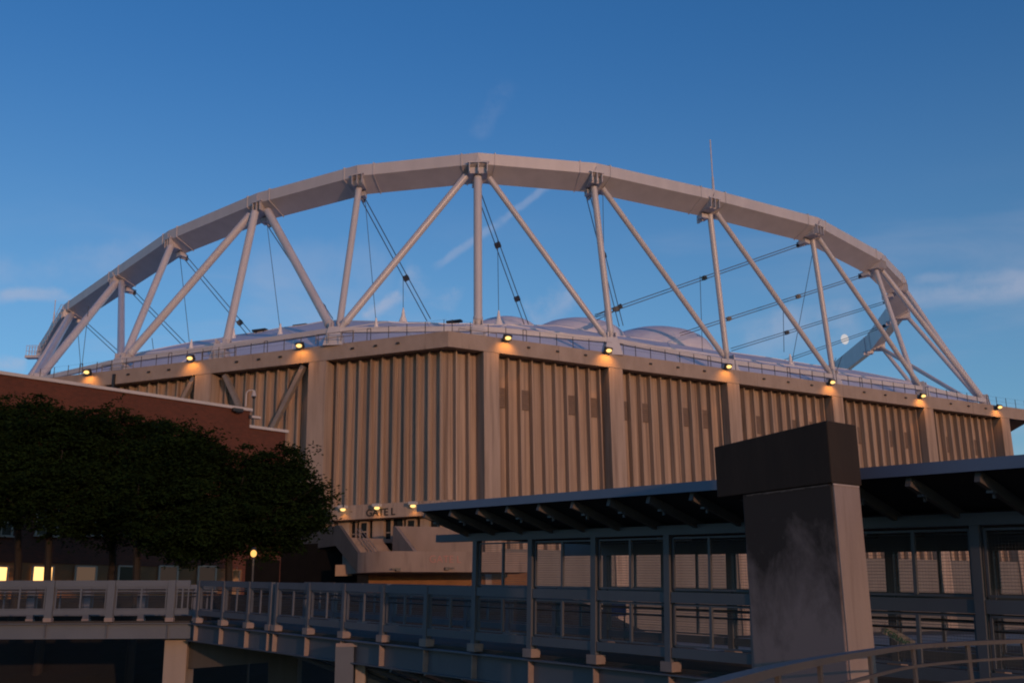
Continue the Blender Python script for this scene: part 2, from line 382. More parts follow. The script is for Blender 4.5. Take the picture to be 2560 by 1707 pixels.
for j in (1,2):
    for i in range(nR):
        sm.tube(V(*vs[j*nR+i]),V(*vs[j*nR+(i+1)%nR]),.09,6)
sm.build('roof_seams',M['seam'],roof)
# bulging pillows on the plateau
for (x,y,D,wpx,hh) in ((1440,800,158,118,2.1),(1634,822,166,142,3.3),(1262,794,152,80,1.2)):
    c=aty(x,y,D); r=wpx/FPX*D
    m=MB(); m.sphere(c-Z*(hh+1.2),r*1.08,r*.9,hh+1.2,28,14); m.build('roof_pillow',M['fabric'],roof,smooth=True)
# cable tie cones
cones=[(700,838),(940,826),(477,878),(1008,800),(1247,806),(583,848),(1977,910),(1000,800)]
cone_pts=[]
def roof_hit(x,y):
    # first point of the ray that lies on the tent slope of the two near facades
    best=None
    for n,u in ((NR,UR),(NL,UL)):
        for (d0,d1,z0,z1) in ((3,13,zs[0],zs[1]),(13,23.5,zs[1],zs[2])):
            p0=K-n*d0+Z*z0; t=nrm(-n*(d1-d0)+Z*(z1-z0)); nn=nrm(np.cross(u,t))
            q=onplane(x,y,p0,nn)
            if q[1]>0 and z0-.3<=q[2]<=z1+.3:
                if best is None or q[1]>best[1]: best=q
    return best
for (x,y) in cones[:7]:
    q=roof_hit(x,y)
    if q is None: q=atz(x,y,40.6)
    cone_pts.append(q)
    m=MB(); m.tube(q-Z*.4,q+Z*.5,.62,10,.28); m.tube(q+Z*.5,q+Z*1.6,.28,10,.08); m.build('tie_cone',M['seam'],roof,smooth=True)
for (x,y) in ((752,812),(903,806),(1136,802),(650,824)):
    q=atz(x,y+2,41.0); m=MB(); m.box(q+Z*.0,UL,NL,Z,1.1,.4,.14); m.box(q-Z*.5+UL*.6,UL,NL,Z,.08,.08,.5); m.box(q-Z*.5-UL*.6,UL,NL,Z,.08,.08,.5); m.build('roof_equipment',M['dark'],roof)

# ---- crown truss
sc_=53/50.
T=[V(-112,262),V(-106,234),V(-93,205),V(-76.7,177.5),V(-61.8,159.5),V(-48.1,143),V(-32.6,129.9),V(-18.5,121.7),V(-3.7,118.6),V(10.6,122.1),V(26.5,131),V(43,141.6),V(56.9,157),V(64.7,169.2),V(71,186),V(74,209),V(74,234),V(67.5,259),V(54,281),V(34,297),V(10,309),V(-18,316),V(-48,317),V(-78,308),V(-101,290)]
T=[V(q[0],q[1],53.0) for q in T]
iK=8
ch=MB(); ch.sweep(T,[(0,0),(.05,1.4),(-2.9,2.2),(-2.75,-1.3)],closed=True)
chord=ch.build('crown_chord',M['white'],stadium)
BZ=33.4
Bpx={8:(1195,808),9:(1527,838),10:(1822,893),11:(2082,930),12:(2305,960),13:(2462,992),7:(838,812),6:(553,855),5:(303,890),4:(88,940)}
B={k:atz(*v,BZ) for k,v in Bpx.items()}
B[14]=V(82,180,BZ); B[15]=V(84.5,203,BZ); B[16]=V(80,228,BZ); B[3]=V(-76,160,BZ); B[2]=V(-92,190,BZ)
conn=[(8,7,.43),(8,8,.50),(8,9,.36),(9,9,.40),(9,10,.36),(10,10,.38),(10,11,.36),(11,11,.38),(11,12,.36),(12,12,.38),(12,13,.40),(13,13,.40),(13,14,.38),(14,14,.38),(15,14,.38),(15,15,.38),(16,15,.38),
      (7,7,.40),(6,7,.52),(6,6,.50),(6,5,.50),(5,5,.47),(4,5,.47),(4,4,.55),(3,4,.5),(3,3,.45),(2,3,.45)]
def topof(i,j):
    t=T[i]; out=nrm(V(t[0]-cen[0],t[1]-cen[1],0)); d=B[j]-t; dd=nrm(V(d[0],d[1],0)) if np.linalg.norm(d[:2])>4 else V(0,0,0)
    return t-out*1.35-Z*.55+dd*1.05
for (i,j,r) in conn:
    a=topof(i,j); b=B[j]; d=nrm(b-a); ax=b-a
    b2=b+(nrm(V(a[0]-b[0],a[1]-b[1],0)) if np.linalg.norm(ax[:2])>4 else V(0,0,0))*.9
    m=MB(); m.tube(a-Z*.9*0+d*.6,b2-d*.3,r,18,caps=True); s_=m.build('strut',M['tube'],stadium,smooth=True)
    c=MB(); c.tube(b2-d*.75,b2-d*.35,r*1.12,16); c.tube(b2-d*.35,b2+d*.55,r*1.0,16,r*.55); c.build('end_collar',M['white'],s_,smooth=True)
# gussets under the chord, stiffener rings and pedestals
for i in range(2,17):
    t=T[i]; out=nrm(V(t[0]-cen[0],t[1]-cen[1],0)); tg=nrm(T[i+1]-T[i-1])
    m=MB(); gw=1.15 if i==8 else .78
    m.box(t-out*1.35-Z*.62,tg,out,Z,gw,.85,.38)
    for q in (-1,0,1): m.box(t-out*.5-Z*.42+tg*q*(gw-.1),tg,out,Z,.05,.75,.62)
    m.box(t+out*.14+Z*.17,tg,out,Z,gw+.15,.12,.09)
    m.prism([t+out*.1+tg*(gw*.3)+Z*.26,t+out*.1-tg*(gw*.3)+Z*.26,t+out*.1+Z*.95],out*.1)
    m.build('node_gusset',M['white'],stadium)
    m=MB(); m.box(t-out*2.7-Z*1.45,tg,out,Z,.6,.6,.28); m.box(t-out*3.35-Z*1.5,tg,out,Z,.12,.6,.4); m.build('cable_bracket',M['white'],stadium)
    for q in (-1,1):
        e=t+(T[i+q]-t)*(2.0/np.linalg.norm(T[i+q]-t)); dd=nrm(T[i+q]-t); oo=nrm(V(dd[1],-dd[0],0)); 
        if np.dot(oo,out)<0: oo=-oo
        m=MB(); m.prism([e+oo*.09-Z*.06,e+oo*.12+Z*1.53,e-oo*3.0+Z*2.3,e-oo*2.86-Z*1.41],dd*.12); m.build('flange_ring',M['white'],stadium)
for k,b in B.items():
    if k<3 : continue
    out=nrm(V(b[0]-cen[0],b[1]-cen[1],0)); tg=V(-out[1],out[0],0)
    m=MB(); h=BZ-ZT-.2
    c0=V(b[0],b[1],ZT-.15)
    m.add([c0+tg*i*(1.15 if kz==0 else .62)+out*j*(.95 if kz==0 else .55)+Z*(0 if kz==0 else h) for kz in(0,1) for j in(-1,1) for i in(-1,1)],[(0,1,3,2),(4,6,7,5),(0,4,5,1),(2,3,7,6),(0,2,6,4),(1,5,7,3)])
    for q in(-.5,.5): m.box(c0+Z*(h+.25)+tg*q,tg,out,Z,.07,.5,.4)
    m.build('strut_pedestal',M['white'],stadium)
# base ring tube between pedestals
for seq in ([13,12,11,10,9,8],[8,7,6,5,4]):
    pts=[V(B[k][0],B[k][1],0)+nrm(V(B[k][0]-cen[0],B[k][1]-cen[1],0))*.25+Z*(ZT+1.72) for k in seq]
    m=MB(); m.sweep(pts,[(-.25,-.3),(-.25,.3),(.25,.3),(.25,-.3)]); m.build('base_ring',M['white'],stadium)
# guard rails on the beam edge
for o,u,n,L_ in ((K,UR,NR,100),(K,UL,NL,57)):
    m=MB(); s=.6; k=0
    while s<L_:
        P=o+u*s-n*.22+Z*(ZT-.05); hh=1.45
        m.tube(P,P+Z*hh,.045,6)
        if k%6==4: m.tube(P+u*.45,P+u*.45+Z*hh,.045,6); m.beam(P+Z*hh,P+u*.45+Z*hh,.07,.07)
        s+=2.25; k+=1
    for q in (.75,1.38): m.tube(o+u*.3-n*.22+Z*(ZT+q),o+u*L_-n*.22+Z*(ZT+q),.009,5)
    m.build('guard_rail',M['dark'],stadium)
# short landing rails beside some pedestals
for k,u,n in ((5,UL,NL),(6,UL,NL),(7,UL,NL),(8,UR,NR)):
    c=V(B[k][0],B[k][1],ZT)+n*1.4
    m=MB()
    for q in (-3.2,-1.6,0,1.6): m.tube(c+u*q,c+u*q+Z*1.1,.05,6)
    for z in (.55,1.1): m.tube(c-u*3.2+Z*z,c+u*1.6+Z*z,.045,6)
    m.build('landing_rail',M['brace'],stadium)
# cable pairs
def cable(a,b,gap=.25,r=.06,clamps=(),tie=None):
    a=np.asarray(a,float); b=np.asarray(b,float); d=nrm(b-a); sd_=nrm(np.cross(d,nrm((a+b)/2)))
    m=MB()
    for q in (-1,1): m.tube(a+sd_*gap*q,b+sd_*gap*q*1.15,r,6)
    c=m.build('cable',M['cable'],stadium)
    for t in clamps:
        P=a+(b-a)*t
        k=MB(); k.box(P,d,sd_,np.cross(d,sd_),.36,gap+.12,.2); k.box(P,d,sd_,np.cross(d,sd_),.12,gap+.17,.27); k.build('clamp',M['cable'],c)
    k=MB(); k.tube(a-d*.9,a+d*.5,.36,8,.14); k.build('socket',M['cable'],c)
    return c
def node_in(i,dx=0): 
    t=T[i]; out=nrm(V(t[0]-cen[0],t[1]-cen[1],0)); return t-out*3.5-Z*1.55
cab=[(7,(1072,800),41.0,(.63,)),(8,(1317,814),41.2,(.38,.78)),(6,(828,800),41.0,(.86,)),(5,(622,833),40.5,(.86,)),(4,(479,880),40.5,()),(9,(1553,815),41.5,(.42,.85)),(3,(330,915),38,())]
for i,pxy,z,cl in cab: cable(node_in(i),atz(*pxy,z),clamps=cl)
def chord_in(i,j,f):
    a_=node_in(i); b_=node_in(j); return a_+(b_-a_)*f+Z*.9
for st_,en,cl in ((node_in(11),atz(1488,790,41.5),(.47,.9)),(node_in(12),atz(1700,836,41),(.74,.36)),(chord_in(13,14,.35),atz(1828,874,41),(.66,)),(chord_in(14,15,.25),atz(1945,908,41),())):
    cable(st_,en,clamps=cl,gap=.17)
cable(atz(1540,771,42.6),atz(1480,800,41.0),gap=.25)
# single hanger wires
hg=[(667,555,702,838),(911,480,942,826),(449,632,476,880),(1008,690,1008,800),(1244,600,1247,806),(222,765,205,915),(583,790,583,848),(195,830,202,918),(1750,690,1756,880),(2030,640,1980,905),(1958,780,1960,880),(380,845,385,884),(1507,480,1512,800),(2080,960,2105,890),(2065,950,2090,895)]
for x0,y0,x1,y1 in hg:
    D=T[8][1]+25
    m=MB(); m.tube(aty(x0,y0,D+8),aty(x1,y1,D+10),.045,5); m.build('hanger_wire',M['cable'],stadium)
# antennas and a service cage on the chord
for (x,y0,y1,D,r) in ((1783,468,350,133,.09),(134,800,750,178,.07)):
    m=MB(); a=aty(x,y0,D); b=aty(x,y1,D); m.tube(a-Z*.5,a+Z*1.4,r*2,8,r*1.6); m.tube(a,V(a[0],a[1],b[2]),r,6); m.build('antenna',M['white'],stadium)
q=aty(82,893,186); m=MB()
for dx in (-1,-.5,0,.5,1):
    for dy in (-.6,.6): m.tube(q+V(dx,dy,0),q+V(dx,dy,2.0),.045,5)
for z in (1.0,2.0):
    for dy in (-.6,.6): m.tube(q+V(-1,dy,z),q+V(1,dy,z),.045,5)
m.box(q,V(1,0,0),V(0,1,0),Z,1.15,.7,.22); m.build('service_cage',M['white'],stadium)
m=MB(); a=aty(100,895,186); b=aty(160,775,178)
for o in (-.6,.6):
    m.tube(a+V(o*.6-.3,0,.9),b+V(o*.6-.2,0,1.0),.05,5)
for t in np.linspace(0,1,12): 
    P=a+(b-a)*t+V(-.25,0,.95); m.tube(P-V(.3,0,0),P+V(.3,0,0),.035,5); m.tube(P-V(0,0,.8),P,.035,5)
m.build('chord_ladder',M['white'],stadium)

# ---- entrance canopy with its lettering
def text(body,size,mt,parent,origin,xdir,ydir,name='lettering',ext=.03,bold=.022):
    cu=bpy.data.curves.new(name,'FONT'); cu.body=body; cu.size=size; cu.extrude=ext; cu.align_x='CENTER'; cu.offset=bold*size
    ob=bpy.data.objects.new(name,cu); col.objects.link(ob)
    bpy.context.view_layer.update(); dg=bpy.context.evaluated_depsgraph_get()
    me=bpy.data.meshes.new_from_object(ob.evaluated_get(dg)); bpy.data.objects.remove(ob); bpy.data.curves.remove(cu)
    me.materials.clear(); me.materials.append(mt)
    o=bpy.data.objects.new(name,me); col.objects.link(o)
    x=nrm(xdir); y=nrm(ydir); z=np.cross(x,y); org=np.asarray(origin,float)
    if parent is not None: o.parent=parent; org=org-WORLD[parent.name]
    o.matrix_local=Matrix(((x[0],y[0],z[0],org[0]),(x[1],y[1],z[1],org[1]),(x[2],y[2],z[2],org[2]),(0,0,0,1)))
    return o
FO=K+NL*.35
fa=onplane(826,1290,FO,NL); fb=onplane(1128,1290,FO,NL); fa=V(fa[0],fa[1],0); fb=V(fb[0],fb[1],0)
m=MB(); m.prism([fa+Z*11.2,fb+Z*11.2,fb+Z*12.72,fa+Z*12.72],-NL*2.6); canopy=m.build('gate_canopy',M['conc'],stadium)
tp=onplane(951,1301,FO,NL)
text('GATE L',1.06,M['black'],canopy,V(tp[0],tp[1],11.45)+NL*.012,-UL,Z)
# doorway wall under the canopy: bright reveals, dark doors
zd=8.9
for (x0,x1,kind) in ((845,873,'conc'),(875,899,'door'),(900,919,'frame'),(931,958,'reveal'),(960,983,'door'),(986,1010,'door'),(1017,1038,'frame'),(1050,1072,'reveal'),(1073,1093,'door')):
    a=onplane(x0,1330,K-NL*1.0,NL); b=onplane(x1,1330,K-NL*1.0,NL); a=V(a[0],a[1],0); b=V(b[0],b[1],0)
    if kind in('conc','reveal'):
        m=MB(); m.prism([a+Z*zd,b+Z*zd,b+Z*11.2,a+Z*11.2],-NL*(.8 if kind=='conc' else 1.0)); m.build('door_reveal',M['conc'],stadium)
    elif kind=='door':
        m=MB(); m.prism([a+Z*zd-NL*.5,b+Z*zd-NL*.5,b+Z*11.2-NL*.5,a+Z*11.2-NL*.5],-NL*.3); d=m.build('door',M['glass'],stadium)
        m=MB(); m.beam(a+Z*(zd+.9)-NL*.47,b+Z*(zd+.9)-NL*.47,.06,.14,Z); m.build('door_bar',M['brace'],d)
    else:
        m=MB()
        for P in (a,b): m.beam(P+Z*zd,P+Z*11.0,.16,.16,NL)
        m.beam(a+Z*11.0,b+Z*11.0,.16,.18,Z); m.beam(a+Z*9.95,b+Z*9.95,.12,.14,Z); d=m.build('door',M['frame'],stadium)
        m=MB(); m.prism([a+Z*zd-NL*.06,b+Z*zd-NL*.06,b+Z*11-NL*.06,a+Z*11-NL*.06],-NL*.05); m.build('glazing',M['glass'],d)

# ================================================================== ENTRANCE STAIR in front of the gate
SD=V(.6,-.8,0); SN=V(-.8,-.6,0)       # run of the stair; outward side of its dark flank
A0=V(-17.9,111,0)
stair=thing('entrance_stair','concrete stair and curved balcony below the gate canopy with dark sloping parapet','stair',(-13,108,1.7))
def flank(P,z,d): return P+Z*z
m=MB(); back=A0-SD*14
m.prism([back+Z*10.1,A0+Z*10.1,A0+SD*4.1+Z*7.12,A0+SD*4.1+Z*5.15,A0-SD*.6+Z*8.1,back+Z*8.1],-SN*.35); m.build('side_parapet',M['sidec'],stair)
m=MB(); C0=V(-12.2,111,0)
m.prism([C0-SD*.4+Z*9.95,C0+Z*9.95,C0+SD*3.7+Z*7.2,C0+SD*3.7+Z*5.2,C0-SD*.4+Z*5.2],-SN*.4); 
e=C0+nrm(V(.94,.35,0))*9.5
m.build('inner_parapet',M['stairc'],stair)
m=MB(); f0=C0-SN*.4; m.prism([f0+Z*5.2+SD*3.7,f0+Z*7.2+SD*3.7,f0+Z*9.95,f0+Z*5.2],nrm(V(.94,.35,0))*.02+V(0,0,0))
m2=MB(); pa=[C0-SN*.4,C0-SN*.4+V(.9,.12,0)*9.5]
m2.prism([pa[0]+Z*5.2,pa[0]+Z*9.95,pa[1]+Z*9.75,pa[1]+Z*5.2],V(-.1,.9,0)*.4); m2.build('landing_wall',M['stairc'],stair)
st=MB(); W_=4.5
n_=18
for i in range(n_):
    z=8.9-3.1*(i+1)/n_; P=A0-SN*.35+SD*(.3+4.6*i/n_)
    st.prism([P+Z*5.2,P+SD*4.6/n_+Z*5.2,P+SD*4.6/n_+Z*z,P+Z*z],-SN*W_)
P=A0-SN*.35
st.prism([P-SD*6+Z*8.5,P+SD*.3+Z*8.5,P+SD*.3+Z*8.9,P-SD*6+Z*8.9],-SN*10)
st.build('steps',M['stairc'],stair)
m=MB()
for o in (1.9,2.35):
    a=A0-SN*o+SD*.2+Z*8.9; b=A0-SN*o+SD*4.6+Z*5.9
    for h in (.55,1.0): m.tube(a+Z*h,b+Z*h,.035,6)
    for t in (0,.33,.66,1): Q=a+(b-a)*t; m.tube(Q,Q+Z*1.0,.035,6)
m.build('handrail',M['brace'],stair)
A1=A0+SD*4.1; cc=A1-SN*4.0
pts=[]
a0=math.atan2(-.6,-.8); a1=math.atan2(-.94,.35)
for t in np.linspace(0,1,15):
    a=a0+(a1-a0)*t; pts.append(cc+4.0*V(math.cos(a),math.sin(a),0))
pts.append(pts[-1]+V(.94,.35,0)*13)
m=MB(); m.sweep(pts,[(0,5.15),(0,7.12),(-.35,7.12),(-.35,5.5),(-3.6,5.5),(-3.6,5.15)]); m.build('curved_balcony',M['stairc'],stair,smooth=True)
bd=V(.94,.35,0); bn=V(.35,-.94,0)
q=onplane(1113,1411,pts[-2],bn)
text('GATE L',1.0,M['red'],stair,V(q[0],q[1],6.05)+bn*.012,bd,Z,bold=-.008)
for (x,y,f) in ((994,1423,-1),(1116,1421,1)):
    q=onplane(x,y,pts[-2],bn) if x>1010 else aty(x,y,106.2)
    m=MB(); m.box(q+bn*.15,bd,bn,Z,.22,.2,.14); m.box(q+bn*.3+bd*.4*f+Z*.05,bd,bn,Z,.3,.1,.06); m.build('wall_bracket',M['dark'],stair)
# undercroft: recessed tan wall, and a passage wall painted near-black for shade
m=MB(); b0=A0+SD*1-SN*2.0
m.prism([V(-15,111.5,1.6),V(2,117,1.6),V(2,117,5.4),V(-15,111.5,5.4)],V(0,.4,0)); m.build('undercroft_wall',M['tan'],stair)
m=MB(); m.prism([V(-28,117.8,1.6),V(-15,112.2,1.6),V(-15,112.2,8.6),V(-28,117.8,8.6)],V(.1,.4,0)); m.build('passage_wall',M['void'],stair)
m=MB(); q=aty(860,1425,110.5); m.box(q,V(1,0,0),V(0,1,0),Z,.85,.15,.55); m.build('passage_tan_panel',M['boxtan'],stair)  # flat tan panel in front of the passage wall
for x in (900,914): 
    q=aty(x,1450,108.5); m=MB(); m.box(q,V(1,0,0),V(0,1,0),Z,.28,.08,.55); m.build('door_panel',M['glass'],stair)

# ---- light fittings (each one lit, with its own lamp)
def spot(parent,loc,dirv,power,size=110,blend=.6,colr=(1,.37,.055),rad=.15):
    l=bpy.data.lights.new('lamp','SPOT'); l.energy=power; l.spot_size=math.radians(size); l.spot_blend=blend; l.color=colr; l.shadow_soft_size=rad
    o=bpy.data.objects.new('lamp',l); col.objects.link(o); o.parent=parent; o.location=tuple(np.asarray(loc)-WORLD[parent.name]); o.rotation_euler=Vector(-np.asarray(dirv)).to_track_quat('Z','Y').to_euler()
def floodlight(P,n,u,label,power=430,tilt=.55):
    t=thing('floodlight',label,'light',P,'sodium floodlights along the stadium ring beam')
    f=nrm(n*math.cos(tilt)-Z*math.sin(tilt)); w=np.cross(f,u)
    m=MB(); m.box(P+n*.55+Z*.15,f,u,w,.16,.52,.34); m.build('housing',M['dark'],t,bevel=.04)
    m=MB(); m.box(P+n*.15,n,u,Z,.3,.07,.07); m.build('arm',M['dark'],t)
    m=MB(); c=P+n*.55+Z*.15+f*.17; m.sphere(c,.36,.36,.2,14,8); m.build('lens',M['lens'],t,smooth=True)
    spot(t,P+n*1.15-Z*.05,nrm(-n*.85-Z*1.0),power*R.uniform(.7,1.25),118,.85)
RL=[(1269,847,'just right of the main corner pillar'),(1521,878,'beside the second pillar from the corner'),(1821,918,'beside the third pillar from the corner'),(2080,957,'above the dark cap of the roadside pier'),(2307,991,'beside the second last visible pillar'),(2498,1019,'at the far right end of the beam')]
for x,y,d in RL:
    q=onplane(x,y,K+NR*.6,NR); P=q-NR*.6; floodlight(V(P[0],P[1],min(P[2],ZT+.15)) ,NR,UR,'glowing floodlight on the ring beam '+d)
LLt=[(749,866,'above the pillar left of the gate'),(476,897,'above the pillar with diagonal braces'),(218,932,'just over the brick building coping')]
for x,y,d in LLt:
    q=onplane(x,y,K+NL*.6,NL); P=q-NL*.6; floodlight(V(P[0],P[1],min(P[2],ZT+.1)),NL,UL,'glowing floodlight on the ring beam '+d,power=340)
GL=[(862,1273,'left of the gate lettering'),(947,1269,'above the gate lettering'),(1037,1264,'right of the gate lettering')]
for x,y,d in GL:
    q=onplane(x,y,FO,NL); t=thing('canopy_light','white box light glowing on the gate canopy '+d,'light',q,'box lights on the gate canopy')
    m=MB(); m.box(q+NL*.42+Z*.22,UL,NL,Z,.40,.40,.17); m.build('housing',M['coping'],t,bevel=.03)
    m=MB(); m.sphere(q+NL*.42-Z*.06,.30,.30,.16,12,8); m.build('lens',M['lens'],t,smooth=True)
    spot(t,q+NL*.5-Z*.28,nrm(-NL*.25-Z),45,120)
# no door lamps are built; the reveals are plain wall concrete
# ================================================================== BRICK BUILDING
BA=V(-29.9,63,0); ub=nrm(V(11.6,12,0)); nb=V(ub[1],-ub[0],0); zbk=1.55
BE=onplane(625,1030,BA,nb); BE=V(BE[0],BE[1],0); LE=np.linalg.norm(BE-BA)
B2=onplane(716,1090,BA,nb); B2=V(B2[0],B2[1],0)
ztop=onplane(300,980,BA,nb)[2]; z2=onplane(670,1075,BA,nb)[2]
bld=thing('brick_building','long red brick building with pale metal coping behind the trees','building',(*((BA+BE)/2)[:2],zbk))
m_b=bpy.data.materials.new('red_brick'); m_b.use_nodes=True
nt=m_b.node_tree; N=nt.nodes; L=nt.links; bs=N['Principled BSDF']; bs.inputs['Roughness'].default_value=.9
g_=N.new('ShaderNodeNewGeometry'); dp=N.new('ShaderNodeVectorMath'); dp.operation='DOT_PRODUCT'; L.new(g_.outputs['Position'],dp.inputs[0]); dp.inputs[1].default_value=tuple(ub)
sp=N.new('ShaderNodeSeparateXYZ'); L.new(g_.outputs['Position'],sp.inputs[0]); cb=N.new('ShaderNodeCombineXYZ'); L.new(dp.outputs['Value'],cb.inputs[0]); L.new(sp.outputs[2],cb.inputs[1])
bt=N.new('ShaderNodeTexBrick'); L.new(cb.outputs[0],bt.inputs[0]); bt.inputs['Color1'].default_value=(.11,.027,.012,1); bt.inputs['Color2'].default_value=(.075,.020,.009,1); bt.inputs['Mortar'].default_value=(.09,.05,.035,1); bt.inputs['Scale'].default_value=1; bt.inputs['Brick Width'].default_value=.24; bt.inputs['Row Height'].default_value=.085; bt.inputs['Mortar Size'].default_value=.008
nz=N.new('ShaderNodeTexNoise'); nz.inputs['Scale'].default_value=.35; L.new(g_.outputs['Position'],nz.inputs[0]); mr=N.new('ShaderNodeMapRange'); L.new(nz.outputs[0],mr.inputs[0]); mr.inputs[3].default_value=.75; mr.inputs[4].default_value=1.2
mu=N.new('ShaderNodeMix'); mu.data_type='RGBA'; mu.blend_type='MULTIPLY'; mu.inputs[0].default_value=1; L.new(bt.outputs[0],mu.inputs[6]); L.new(mr.outputs[0],mu.inputs[7]); L.new(mu.outputs[2],bs.inputs['Base Color'])
M['brick']=m_b
LS=BA-ub*26
m=MB(); m.prism([LS+Z*3.95,BE+Z*3.95,BE+Z*ztop,LS+Z*ztop],-nb*14); m.build('wall',M['brick'],bld)
m=MB(); m.prism([LS+Z*zbk-nb*.05,BE+Z*zbk-nb*.05,BE+Z*3.95-nb*.05,LS+Z*3.95-nb*.05],-nb*13.9); m.build('base_storey',M['tan'],bld)
m=MB(); m.prism([BE+Z*zbk-nb*.1,B2+Z*zbk-nb*.1,B2+Z*z2-nb*.1,BE+Z*z2-nb*.1],-nb*9); m.build('lower_wing',M['brick'],bld)
m=MB(); m.prism([LS+Z*ztop+nb*.12,BE+ub*.15+Z*ztop+nb*.12,BE+ub*.15+Z*(ztop+.2)+nb*.12,LS+Z*(ztop+.2)+nb*.12],-nb*.7); 
m.prism([BE+ub*.15+Z*ztop-nb*.6,BE+ub*.15+Z*(ztop+.2)-nb*.6,BE+ub*.15+Z*(ztop+.2)-nb*13,BE+ub*.15+Z*ztop-nb*13],-ub*.6); m.build('coping',M['coping'],bld)
m=MB(); m.prism([BE+Z*z2+nb*.05,B2+ub*.15+Z*z2+nb*.05,B2+ub*.15+Z*(z2+.2)+nb*.05,BE+Z*(z2+.2)+nb*.05],-nb*.6); m.build('wing_coping',M['coping'],bld)
def window(x0,x1,y0,y1,glass,split=True):
    P=[onplane(x,y,BA+nb*0.01,nb) for x,y in((x0,y1),(x1,y1),(x1,y0),(x0,y0))]
    z0=P[0][2]; z1=P[3][2]; a=V(P[0][0],P[0][1],0); b=V(P[1][0],P[1][1],0)
    m=MB(); fwid=.09
    for q in (a,b): m.beam(q+Z*z0+nb*.05,q+Z*z1+nb*.05,.12,fwid,nb)
    m.beam(a+Z*z1+nb*.05,b+Z*z1+nb*.05,.12,fwid,Z); m.beam(a-ub*.12+Z*z0+nb*.09,b+ub*.12+Z*z0+nb*.09,.22,.11,Z)
    if split: c=(a+b)/2; m.beam(c+Z*z0+nb*.04,c+Z*z1+nb*.04,.07,.06,nb); m.beam(a+Z*(z0+z1)/2+nb*.04,b+Z*(z0+z1)/2+nb*.04,.05,.06,Z)
    w=m.build('window',M['frame'],bld)
    m=MB(); m.prism([a+Z*z0,b+Z*z0,b+Z*z1,a+Z*z1],nb*.03); m.build('pane',glass,w)
for x0,x1 in ((-70,-20),(-26,28),(88,140),(196,252),(306,362),(410,466),(500,545)): window(x0,x1,1268,1338,M['glass'])
glows=[(-40,14,M['winglow']),(76,128,M['winglow']),(184,236,M['winglow2']),(292,340,M['glass']),(394,440,M['winglow3']),(492,536,M['winglow3'])]
for x0,x1,gm in glows: window(x0,x1,1414,1476,gm,False)

m=MB(); zz=onplane(670,1398,BA,nb)[2]; m.prism([BE+ub*.3+Z*zbk-nb*.05,B2-ub*.1+Z*zbk-nb*.05,B2-ub*.1+Z*zz-nb*.05,BE+ub*.3+Z*zz-nb*.05],-nb*.1); m.build('passage_shade_panel',M['void'],bld)  # flat near-black panel painting the shade of a passage under the wing
# roof-corner camera and floodlight box
q=onplane(614,1024,BA-nb*.3,nb)+Z*.25
t=thing('security_camera','white gooseneck dome camera on the brick building corner','camera',q)
m=MB(); h=1.15
pp=[q,q+Z*h*.75]+[q+Z*h*.75+ub*.42*(1-math.cos(a))+Z*.36*math.sin(a) for a in np.linspace(.3,1.75,6)]
m.path(pp,.04,8); m.build('gooseneck',M['coping'],t,smooth=True)
e=pp[-1]; m=MB(); m.tube(e-Z*.02+ub*.12,e-Z*.42+ub*.12,.07,12,.19); m.beam(e,e+ub*.14,.06,.06); m.build('camera_hood',M['coping'],t,smooth=True)
m=MB(); m.sphere(e-Z*.45+ub*.12,.14,.14,.14,12,8); m.build('camera_dome',M['dark'],t,smooth=True)
q=onplane(622,1042,BA,nb)
t=thing('corner_light','pale box light on a bracket below the brick roof corner','light',q)
m=MB(); m.box(q+ub*.45+nb*.15,ub,nb,Z,.36,.16,.09); m.build('light_head',M['coping'],t,bevel=.03)
m=MB(); m.box(q+ub*.1+nb*.08,ub,nb,Z,.14,.06,.12); m.build('bracket',M['dark'],t)
q=onplane(592,1022,BA+nb*.1,nb)
t=thing('wall_light','small dark wall light hanging just under the brick coping','light',q)
m=MB(); m.box(q+nb*.12-Z*.1,ub,nb,Z,.4,.14,.12); m.build('housing',M['dark'],t,bevel=.02)
m=MB(); m.box(q+nb*.12-Z*.25,ub,nb,Z,.2,.1,.05); m.build('lens',M['glass'],t)

